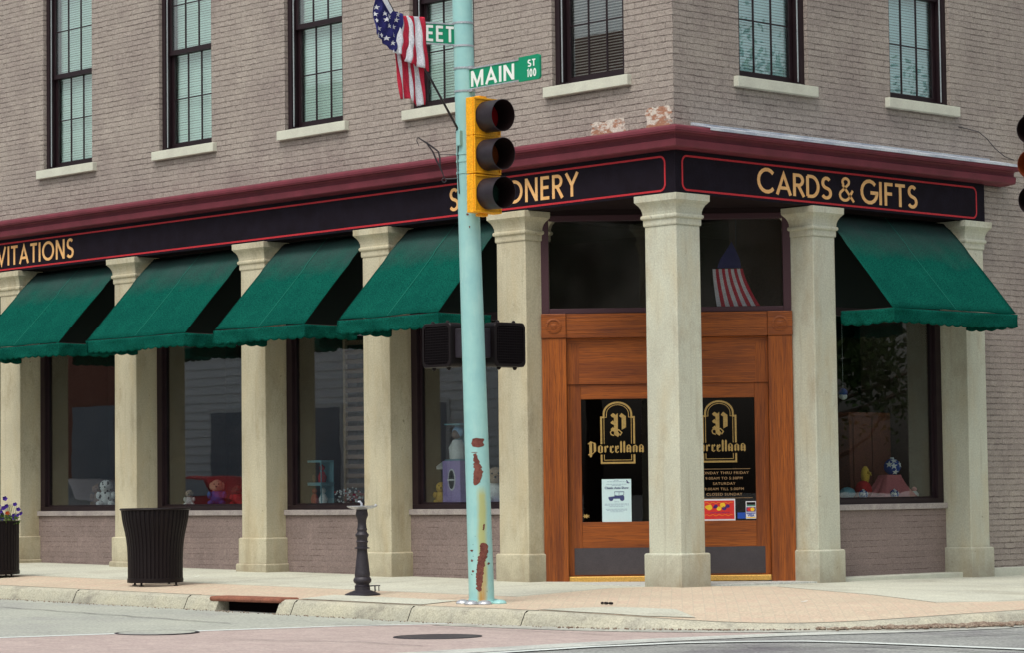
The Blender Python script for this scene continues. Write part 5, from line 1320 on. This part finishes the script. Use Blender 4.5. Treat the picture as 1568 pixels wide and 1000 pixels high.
plush('puppy_toy', -9.36, .66, .50, 'brown plush puppy left of the cream puppy', G_brown, (G_dbrown,), face=vw)
plush('bear_toy', -8.55, .64, .80, 'plush bear in a blue outfit in the window behind the trash can', G_blue, (G_tan,), headm=G_tan, face=vw)
plush('bear_toy', -8.28, .75, .62, 'small dark red plush bear right of the bear in blue', G_red, (G_dbrown,), headm=G_dbrown, face=vw)
plush('bee_toy', -4.33, .63, .62, 'yellow plush toy with dark face on lavender cloth beside the doll house box', G_yel, (G_black,), headm=G_yel, face=vw)
# boxed ornaments in the third window
def gift_box(x0, x1, y0, y1, z0, z1, label, cols):
    t = empty('gift_box', ((x0+x1)/2, (y0+y1)/2, z0), label, 'gift box', 'windowed gift boxes in the shop window')
    mb = MB(); mb.box(x0, x1, y0, y1, z1-.025, z1); mb.box(x0-.005, x1+.005, y0-.005, y1+.005, z0, z0+.012)
    for x, y in ((x0, y0), (x1-.01, y0), (x0, y1-.01), (x1-.01, y1-.01)): mb.box(x, x+.01, y, y+.01, z0+.013, z1-.026)
    mb.box(x0+.012, x1-.012, y1-.008, y1-.001, z0+.013, z1-.026)
    mb.build('box', G_teal, t)
    n = len(cols)
    for k, (m1, m2) in enumerate(cols):
        x = x0+(x1-x0)*(k+.5)/n; y = (y0+y1)/2; h = z1-z0-.05; mb = MB()
        mb.lathe([(.013, .045), (.013+h*.3, .055), (.013+h*.55, .03), (.013+h*.6, .012)], (x, y, z0), 12); mb.ball((x, y, z0+.02+h*.72), .035, 10, 8); mb.lathe([(h*.85, .035), (h*1.0, .006)], (x, y, z0), 10)
        mb.build('figurine', [m1, m2][k % 2], t, smooth=True)
gift_box(-6.90, -6.40, .56, .76, DZ, 1.12, 'clear windowed gift box with figurines, lower of two in the third window', ((G_red, G_tan), (G_tan, G_red), (G_white, G_brown)))
gift_box(-6.80, -6.40, .56, .76, 1.121, 1.40, 'clear windowed gift box with figurines, upper of two in the third window', ((G_brown, G_white), (G_white, G_red)))
t = empty('reflection_slats', (-6.05, .95, DZ), 'tall slatted wooden stand-in for reflected siding at the right of the third window', 'reflection stand-in')  # slats added in place of siding reflected in the pane
mb = MB(); mb.box(-6.42, -6.38, .93, .97, DZ, 2.9); mb.build('reflection_slat_post', G_tan, t); mb = MB(); mb.box(-5.62, -5.58, .93, .97, DZ, 2.9); mb.build('reflection_slat_post', G_tan, t)
rnd = random.Random(8)
for k in range(17):
    z = .95+k*.115; mb = MB(); mb.box(-6.375, -5.625, .93, .955, z, z+.055); mb.build('reflection_slat', G_brown, t)
t = empty('bouquet', (-5.95, .62, DZ), 'cluster of small white flowers and berries in the right corner of the third window', 'flowers')
mb = MB(); mr = MB()
for k in range(90):
    a = rnd.uniform(0, 2*PI); r = .20*math.sqrt(rnd.random()); c = (-5.98+r*1.2*math.cos(a), .64+r*.5*math.sin(a), DZ+.03+rnd.random()*.20*(1-r*2)); (mb if k % 4 else mr).ball(c, rnd.uniform(.008, .014), 6, 4)
mb.build('blossoms', G_white, t, smooth=True); mr.build('berries', G_red, t, smooth=True)
mb = MB(); mb.lathe([(0, .06), (.09, .09), (.095, .08)], (-5.98, .66, DZ), 16); mb.build('basket', G_brown, t)
# fourth window: doll house box, doll in a box, lamp, lavender cloth
t = empty('doll_house', (-4.10, .66, DZ), 'purple toy doll house box with an arched window, left of the turquoise pole', 'toy')
mb = MB(); mb.box(-4.25, -3.95, .58, .80, DZ+.02, 1.355); mb.build('box', G_lav, t, bevel=.006)
mb = MB(); n = 14
oval = lambda rx, rz, cz: [(-4.09+rx*math.cos(2*PI*k/18), cz+rz*math.sin(2*PI*k/18)) for k in range(18)]
mb.prism(oval(.062, .125, 1.14), lambda a, b, d: (a, .579-d, b), 0, .004); fr_o = mb.build('window_rim', G_white, t)
mb = MB(); mb.prism(oval(.048, .108, 1.14), lambda a, b, d: (a, .574-d, b), 0, .003); mb.build('opening', G_black, t)
mb = MB(); mb.box(-4.15, -4.03, .564, .570, 1.128, 1.146); mb.build('crossbar', G_white, t)
t = empty('boxed_doll', (-4.10, .66, 1.356), 'baby doll in blue bonnet inside a clear box on top of the doll house', 'doll')
mb = MB(); mb.box(-4.23, -3.97, .76, .78, 1.357, 1.78); mb.box(-4.23, -3.97, .60, .78, 1.357, 1.372); mb.box(-4.23, -3.97, .60, .78, 1.765, 1.78); mb.build('box', G_teal, t)
mb = MB(); mb.lathe([(.02, .09), (.15, .10), (.24, .05)], (-4.10, .68, 1.356), 16); mb.build('dress', G_white, t, smooth=True)
mb = MB(); mb.ball((-4.10, .665, 1.66), .055, 12, 8); mb.build('head', G_brown, t, smooth=True)
mb = MB(); mb.ball((-4.10, .69, 1.685), .072, 12, 8, None, (1.1,.8,.9)); mb.build('bonnet', P_('sky', (.25,.42,.62)), t, smooth=True)
t = empty('table_lamp', (-4.46, .75, DZ), 'small lamp with a white shade at the left of the fourth window', 'lamp')
mb = MB(); mb.lathe([(0, .07), (.02, .07), (.04, .015), (.40, .012)], (-4.46, .75, DZ), 14); mb.build('stem', G_yel, t, smooth=40)
mb = MB(); mb.lathe([(.40, .16), (.43, .165), (.50, .07), (.51, .02)], (-4.46, .75, DZ), 20); mb.build('lamp_shade', G_white, t, smooth=40)
def drape(name, x0, x1, y0, y1, z, m, label, amp=.02, P=lambda a, b, c: (a, b, c), zb=None, cat='cloth'):
    mb = MB(); n = 30; vs = []
    zb = DZ+.003 if zb is None else zb
    for i in range(n+1):
        for j in range(n+1):
            a = (i/n-.5)*2; b = (j/n-.5)*2; r = max(abs(a), abs(b))
            ang = math.atan2(b, a); f = max(0, (r-.55)/.45); drop = f**.8
            x = (x0+x1)/2+(x1-x0)/2*(a*(.62+.38*f*(.75+.25*math.sin(ang*9)))); y = (y0+y1)/2+(y1-y0)/2*(b*(.7+.3*f*(.75+.25*math.cos(ang*8))))
            vs.append(P(x, y, zb+(z-zb)*(1-drop)+.004*math.sin(7*a+5*b)))
    mb.add(vs, [(i*(n+1)+j, (i+1)*(n+1)+j, (i+1)*(n+1)+j+1, i*(n+1)+j+1) for i in range(n) for j in range(n)])
    return prop(mb.build(name, m, None, smooth=True, solid=.003), label, cat)
drape('lavender_cloth', -4.52, -3.1, .50, .95, DZ+.016, G_lav, 'rumpled lavender cloth lying under the toys in the fourth window')
plush('doll_toy', -3.45, .66, 1.0, 'white haired doll just right of the turquoise pole in the fourth window', G_white, (G_white,), headm=G_tan, face=vw)
t = empty('toy_box', (-3.2, .75, DZ), 'small pink and tan boxed toy at the right of the fourth window', 'toy')
mb = MB(); mb.box(-3.32, -3.05, .70, .86, DZ+.02, 1.22); mb.build('box', G_pink, t); mb = MB(); mb.box(-3.28, -3.09, .695, .699, .93, 1.12); mb.build('label', G_yel, t)
# right street window: cloth-covered stand with starry balls
Pq = lambda a, b, c: (-b, a, c)
drape('pink_cloth', 3.84, 4.58, .48, .84, 1.13, G_pink, 'pink cloth draped over a stand in the right street window', P=Pq)
def star_ball(c, r, label):
    t = empty('star_ball', (c[0], c[1], c[2]-r), label, 'ornament', 'blue balls with white stars')
    mb = MB(); mb.ball(c, r, 18, 12); b = mb.build('ball', G_blue, t, smooth=True)
    C = Vector(c)
    mb = MB()
    for d in (Vector((.75,-.6,.1)), Vector((.9,.3,.25)), Vector((.3,-.95,.3)), Vector((.6,-.4,.75)), Vector((.7,-.3,-.6))):
        d.normalize(); a = d.cross(Vector((0,0,1))).normalized(); u_ = a.cross(d)
        p = [C+d*(r*1.02)+(a*math.cos(PI/2+k*PI/5)+u_*math.sin(PI/2+k*PI/5))*r*(.48 if k % 2 == 0 else .2) for k in range(10)]
        mb = MB(); mb.add([C+d*(r*1.03)]+p, [(0, k+1, (k+1) % 10+1) for k in range(10)]); mb.build('star', G_white, b)
    mb = MB(); mb.lathe([(r*.95, r*.25), (r*1.15, r*.22)], c, 12); mb.build('cap', G_white, t)
star_ball((-.66, 4.26, 1.225), .095, 'blue ball with white stars on top of the pink draped stand')
star_ball((-.60, 3.66, DZ+.052), .052, 'small blue star ball at the left foot of the pink draped stand')
star_ball((-.50, 4.09, DZ+.052), .052, 'small blue star ball in front of the pink draped stand')
t = empty('parrot_toy', (-.68, 3.78, DZ), 'red and yellow plush bird left of the pink draped stand', 'soft toy')
mb = MB(); mb.ball((-.68, 3.76, DZ+.10), .10, 12, 8, None, (1,1,1.1)); mb.build('body', G_red, t, smooth=True)
mb = MB(); mb.ball((-.68, 3.80, DZ+.27), .07, 12, 8, None, (.7,.8,1.5)); mb.tube([(-.64, 3.80, DZ+.30), (-.60, 3.79, DZ+.29), (-.58, 3.785, DZ+.265)], [.02,.014,.004], 8); mb.build('head', G_yel, t, smooth=True)
mb = MB(); mb.ball((-.74, 3.55, DZ+.07), .085, 10, 8, None, (1,1.2,.8)); prop(mb.build('glass_bowl', G_teal, None, smooth=True), 'grey blue bowl in the left corner of the right street window', 'bowl')
t = empty('figurine', (-.60, 4.58, DZ), 'small white and pink figurine right of the pink draped stand', 'figurine')
mb = MB(); mb.lathe([(0, .045), (.05, .055), (.08, .03), (.085, .01)], (-.60, 4.58, DZ), 12); mb.build('base', G_white, t, smooth=True); mb = MB(); mb.ball((-.60, 4.58, DZ+.105), .03, 10, 6); mb.build('head', G_pink, t, smooth=True)
t = empty('cabinet', (-1.25, 4.25, 0), 'reddish wooden cabinet standing behind the right street window', 'cabinet')
mb = MB(); mb.box(-1.48, -1.02, 3.95, 4.70, .86, 1.86); mb.build('carcass', G_wood, t, bevel=.01); mb = MB(); mb.box(-1.015, -1.0, 4.0, 4.31, .92, 1.8); mb.build('door', G_wood, t); mb = MB(); mb.box(-1.015, -1.0, 4.34, 4.65, .92, 1.8); mb.build('door', G_wood, t)
t = empty('hanging_ornament', (-.65, 3.40, 1.98), 'small blue and white ornament hanging at the left of the right street window', 'ornament')
mb = MB(); mb.ball((-.65, 3.40, 2.06), .05, 12, 8); mb.build('globe', G_blue, t, smooth=True); mb = MB(); mb.ball((-.65, 3.40, 2.02), .048, 12, 8, None, (1,1,.8)); mb.build('bowl', G_white, t, smooth=True); mb = MB(); mb.tube([(-.65, 3.40, 2.1), (-.65, 3.40, 3.99)], .002, 4); mb.build('cord', G_white, t)
# striped flag added behind the transom in place of a reflected one
t = empty('reflection_flag', (-1.2, 2.3, 3.0), 'small striped american flag standing in for a reflection in the right transom window', 'flag')
fnT = lambda a, b, y: tuple(DM @ Vector((a, y, b)))
st = [(1.93+.030*k, 1.86+.043*k+.0) for k in range(11)]
for nm, m, par in (('reflection_red_stripes', M_flagr, 1), ('reflection_white_stripes', M_flagw, 0)):
    mb = MB()
    for k in range(10):
        if k % 2 == (0 if par else 1): continue
        vs = []
        for j in range(13):
            f = j/12
            for q in (0, 1):
                top = 1.87+.033*(k+q); bot = 1.91+.047*(k+q)
                x = top+(bot-top)*(f**1.4); vs.append(fnT(x, 3.40-.41*f, .11+.012*math.sin(x*40+3*f)))
        mb.add(vs, [(2*j, 2*j+1, 2*j+3, 2*j+2) for j in range(12)])
    mb.build(nm, m, t, solid=.002)
mb = MB(); mb.prism([(1.92, 3.41), (2.18, 3.41), (2.17, 3.50), (2.12, 3.62), (2.08, 3.70), (2.02, 3.60), (1.95, 3.50)], lambda a, b, d: fnT(a, b, .11+d), 0, .006); mb.build('canton', M_flagb, t)
mb = MB(); mb.tube([fnT(2.13, 3.64, .12), fnT(2.13, 3.95, .12)], .006, 6); mb.build('cord', M_iron, t)

# ================================================================== across the streets: seen only as reflections in the panes
def tree(x, y, h, r, seed, label, trunk_h=None):
    rnd = random.Random(seed); t = empty('street_tree', (x, y, -.25), label, 'tree', 'trees across the streets')
    th = trunk_h or h*.35
    mb = MB(); mb.tube([(x, y, -.25), (x+.1, y, th*.6), (x-.05, y+.05, th), (x, y, h*.75)], [.28, .22, .18, .05], 8)
    for k in range(9):
        a = rnd.uniform(0, 2*PI); z0 = th+rnd.random()*h*.25; e = Vector((x+r*.8*math.cos(a), y+r*.8*math.sin(a), z0+h*.22)); mb.tube([(x, y, z0), ((x+e.x)/2, (y+e.y)/2, z0+h*.06), e], [.10, .06, .02], 6)
    mb.build('trunk', M_trunk, t, smooth=50)
    mb = MB(); cl_ = []
    for k in range(60):
        d = Vector((rnd.gauss(0,1), rnd.gauss(0,1), rnd.gauss(0,1))).normalized()*rnd.random()**.4
        cl_.append((Vector((x+d.x*r, y+d.y*r, th+(h-th)*.52+d.z*(h-th)*.5)), rnd.uniform(.5, 1.0)*r*.33))
    for c, cr in cl_:
        for q in range(150):
            d = Vector((rnd.gauss(0,1), rnd.gauss(0,1), rnd.gauss(0,1))).normalized()*cr*rnd.random()**.33
            p = c+d; s = rnd.uniform(.07, .14); a = Vector((rnd.gauss(0,1), rnd.gauss(0,1), rnd.gauss(0,1))).normalized(); b = a.cross(Vector((rnd.gauss(0,1), rnd.gauss(0,1), rnd.gauss(0,1)))).normalized()
            mb.add([p-a*s, p+b*s*.6, p+a*s, p-b*s*.6], [(0,1,2,3)])
    mb.build('crown', M_crown, t)
TR = [(33, -38, 12, 5.0, 'tree in the second row behind the far corner'), (27, -45, 14, 6, 'tree in the second row farther back'), (41, -30, 13, 5, 'broad crowned tree near the right end of the far corner'), (30, -31, 13, 5.0, 'broad tree behind the crossing on the far corner'), (37, -25, 12, 4.5, 'tree farther right on the far corner'), (24, -38, 14, 5.5, 'tallest tree on the far corner'), (44, -34, 15, 6, 'large tree far behind the corner'), (26, 27, 12, 3.6, 'thin crowned tree across the right street'), (31, 38, 12, 4.0, 'second tree down the right street'), (21, 21, 9, 2.6, 'small tree across the right street'), (40, 30, 13, 5, 'tree at the back of the lot across the right street')]
for k, (x, y, h, r, lb) in enumerate(TR): tree(x, y, h, r, k+3, lb, 2.6 if k > 6 else None)
for k, (x, y, h, r) in enumerate([(24, 31, 11, 3.6), (30, 30, 12, 4.2), (36, 42, 15, 6.0), (48, 44, 16, 7.0), (44, 56, 17, 7.5), (56, 60, 18, 8.0), (30, 50, 14, 5.5)]):
    tree(x, y, h, r, 40+k, ['tree by the lawn', 'full tree by the lawn', 'tree behind the lawn', 'tall tree at the far edge of the lawn', 'broad tree at the far edge of the lawn', 'farthest tree beyond the lawn', 'tree at the left of the lawn'][k]+' across the right street', 1.7)
ob = poly_sheet([(14, 12), (80, 12), (80, 90), (14, 90)], zroad, .03, 6); S(ob.build('lawn', mat('lawn_green', (.09,.16,.035), (.06,.11,.03), .5, .9, .1)))
# clapboard house across the left street
bz = -.05
t = empty('clapboard_house', (-22, -21, bz), 'pale grey clapboard house across the left street', 'house')
G_clap = P_('clap', (.78,.80,.80)); G_pane = P_('pane', (.26,.29,.33)); G_trim = P_('trim', (.70,.71,.70)); G_brk = P_('brk', (.26,.11,.08))
mb = MB()
z = bz
while z < 8.2: mb.add([(-34, -18.0, z), (-13, -18.0, z), (-13, -18.03, z+.2), (-34, -18.03, z+.2), (-13, -18.03, z), (-34, -18.03, z)], [(0,1,2,3), (0,5,4,1)]); z += .2
mb.box(-34, -13, -27, -18.04, bz, 8.2); mb.build('wall', G_clap, t)
for k in range(6):
    x = -32.4+k*3.5
    for z0 in (.9, 4.6):
        mb = MB(); mb.box(x-.08, x+1.28, -17.99, -17.94, z0-.1, z0+2.1); f = mb.build('window', G_trim, t)
        mb = MB(); mb.box(x, x+1.2, -17.935, -17.92, z0, z0+2.0); mb.build('pane', G_pane, f)
mb = MB(); mb.add([(-34.4, -17.5, 8.2), (-12.6, -17.5, 8.2), (-12.6, -27.5, 8.2), (-34.4, -27.5, 8.2), (-34.4, -22.5, 11.2), (-12.6, -22.5, 11.2)], [(0,1,5,4), (2,3,4,5), (0,4,3), (1,2,5), (0,3,2,1)]); mb.build('roof', G_dbrown, t)
t = empty('brick_shop', (-43, -21, bz), 'red brick shop farther along the left street', 'building')
mb = MB(); mb.box(-52, -34.6, -27, -17.8, bz, 9); mb.build('wall', G_brk, t)
for k in range(5):
    mb = MB(); mb.box(-51+k*3.3, -49.2+k*3.3, -17.79, -17.72, .9, 3.2); mb.build('window', G_pane, t)
mb = MB(); mb.box(-52.2, -34.5, -27.2, -17.5, 9.0, 9.3); mb.build('roof', G_trim, t)
# red car parked there
def car(x, y, label, paint):
    z0 = zroad(x, y); t = empty('parked_car', (x, y, z0), label, 'car')
    prof = [(-2.25,.35,.62),(-2.2,.32,.80),(-1.6,.28,.92),(-1.1,.28,.98),(-.55,.28,1.38),(.1,.28,1.44),(.8,.28,1.40),(1.35,.28,1.02),(2.0,.28,.96),(2.22,.32,.80),(2.28,.38,.60)]
    def ring(px, zb, zt):
        hw = .86 if zt < 1.05 else .66; md = min(zt, .92); return [(x+px, y-.80, z0+zb), (x+px, y-.88, z0+(zb+md)/2), (x+px, y-.84, z0+md), (x+px, y-hw, z0+zt-.03), (x+px, y-hw+.15, z0+zt), (x+px, y+hw-.15, z0+zt), (x+px, y+hw, z0+zt-.03), (x+px, y+.84, z0+md), (x+px, y+.88, z0+(zb+md)/2), (x+px, y+.80, z0+zb)]
    mb = MB(); mb.loft([ring(*p) for p in prof]); mb.build('body', paint, t, smooth=35)
    for s in (-1, 1):
        mb = MB(); yy = y+s*.80; mb.prism([(x-.95,z0+1.0),(x-.5,z0+1.33),(x+.1,z0+1.38),(x+.75,z0+1.34),(x+1.15,z0+1.02)], lambda a, b, d: (a, yy+s*(.05-(b-z0-.95)*.38)+s*d, b), 0, .01); mb.build('side_window', G_pane, t)
    for wx in (-1.4, 1.4):
        for s in (-1, 1):
            mb = MB(); n = 20; r = .32
            mb.loft([[(x+wx+r*q*math.cos(2*PI*k/n), y+s*o, z0+.32+r*q*math.sin(2*PI*k/n)) for k in range(n)] for q, o in ((.9,.66),(1,.70),(1,.86),(.9,.90),(.6,.90),(.55,.87))]); mb.build('wheel', M_blackm, t, smooth=40)
M_carred = mat('car_red', (.42,.015,.02), rough=.3, spec=.4, grain=0); M_cargrey = mat('car_grey', (.35,.37,.40), rough=.2, spec=.6, grain=0)
car(-27.6, -14.2, 'red car parked across the left street', M_carred); car(-32.6, -14.2, 'grey car parked across the left street', M_cargrey)

# ------------------------------------------------------------------ small wear: joints, grit and litter
M_joint = mat('joint_dirt', (.13,.11,.09), (.20,.17,.13), 12, .95, .05, grain=.3)
def joint(name, pts, wd, lift):
    L_, R_, _ = offset_poly(pts, wd/2); n = len(L_)
    L_ = [(p.x+.006*noise.noise(Vector((i*.7, 1, 0))), p.y) for i, p in enumerate(L_)]
    return S(ribbon([tuple(p) for p in L_], [tuple(p) for p in R_], 1, zwalk, lift).build(name, M_joint))
joint('paving_joint', dense([(-14, -2.0), (-.38, -1.99), (-.56, -.44)], .25), .016, .0075)
joint('paving_joint', dense([(.47, .93), (2.3, .235), (3.55, -.425), (3.76, .2), (3.86, 20)], .25), .018, .0075)
for x in (-12.6, -10.8, -9.0, -7.2, -5.4, -3.6, -1.8): joint('paving_joint', dense([(x, -1.98), (x, -.06)], .25), .010, .003)
for y in (1.6, 3.4, 5.2, 7.0): joint('paving_joint', dense([(.06, y), (3.7, y)], .25), .010, .003)
M_grit = mat('grit', (.15,.10,.075), (.33,.28,.22), 25, .95, .05, grain=.4)
rnd = random.Random(21); mb = MB()
for k in range(900):
    a = R(rnd.gauss(-22, 9)); rr = CRAD+.10+abs(rnd.gauss(0, .09)); x, y = CCX+rr*math.cos(a), CCY+rr*math.sin(a)
    s_1 = rnd.uniform(.006, .028)*(1.3 if rnd.random() < .1 else 1); mb.ball((x, y, zroad(x, y)+.008+s_1*.3), s_1, 6, 4, None, (rnd.uniform(.8, 1.8), rnd.uniform(.8, 1.8), .7))
for k in range(500):
    x = rnd.uniform(-12, 2.2); y = -3.65-abs(rnd.gauss(0, .05)); s_1 = rnd.uniform(.003, .009); mb.ball((x, y, zroad(x, y)+.005), s_1, 5, 3)
for k in range(420):
    a = R(rnd.uniform(-88, 10)); rr = CRAD+.11+abs(rnd.gauss(0, .05)); x, y = CCX+rr*math.cos(a), CCY+rr*math.sin(a); s_1 = rnd.uniform(.004, .012); mb.ball((x, y, zroad(x, y)+.008), s_1, 5, 3)
prop(mb.build('gutter_debris', M_grit), 'brown leaves and grit washed into the gutter along the kerb', 'debris', None, 'stuff')
mb = MB()
for k in range(5): mb.ball((1.38+.03*k, -2.55+.012*(k % 2), zwalk(1.4, -2.5)+.022), .016, 6, 4, None, (1.3, 1, .8))
prop(mb.build('litter', M_black), 'small dark scrap of litter on the pavers near the pale patch by the ramp', 'litter')
for k, (x, y, lab) in enumerate(((-6.6, -1.2, 'tiny white scrap of paper on the concrete pavement behind the trash can'), (2.6, -1.2, 'tiny pale scrap on the pavers in front of the corner pillar'))):
    mb = MB(); z = zwalk(x, y)+.008; mb.add([(x, y, z), (x+.05, y+.02, z+.006), (x+.04, y+.06, z+.012), (x-.01, y+.04, z+.004)], [(0,1,2,3)]); prop(mb.build('paper_scrap', M_white, None, solid=.001), lab, 'litter')
for x, y, r_1 in ((-5.2, -8.0, .5),): pass
# cracks and tar seams in the road
M_tar = mat('tar_seam', (.09,.085,.09), (.13,.125,.13), 9, .9, .1)
def crack(pts, wd, seed):
    P = dense(pts, .12); P = [(x+.05*noise.noise(Vector((i*.33, seed, 0))), y+.05*noise.noise(Vector((i*.33, seed, 5)))) for i, (x, y) in enumerate(P)]
    L_, R_, _ = offset_poly(P, wd/2); S(ribbon([tuple(p) for p in L_], [tuple(p) for p in R_], 1, zroad, .0085).build('road_crack', M_tar))
crack([(-9, -4.6), (-4.5, -4.75), (-1.0, -5.0)], .022, 1); crack([(-.2, -4.4), (1.2, -4.25), (3.2, -4.3)], .016, 2); crack([(4.4, -5.6), (6.0, -4.4), (9.5, -4.6)], .03, 3)
crack([(5.6, -3.0), (6.3, -1.2), (6.1, 2.0)], .03, 4); crack([(1.0, -6.6), (2.2, -6.2), (3.1, -6.3)], .016, 6)
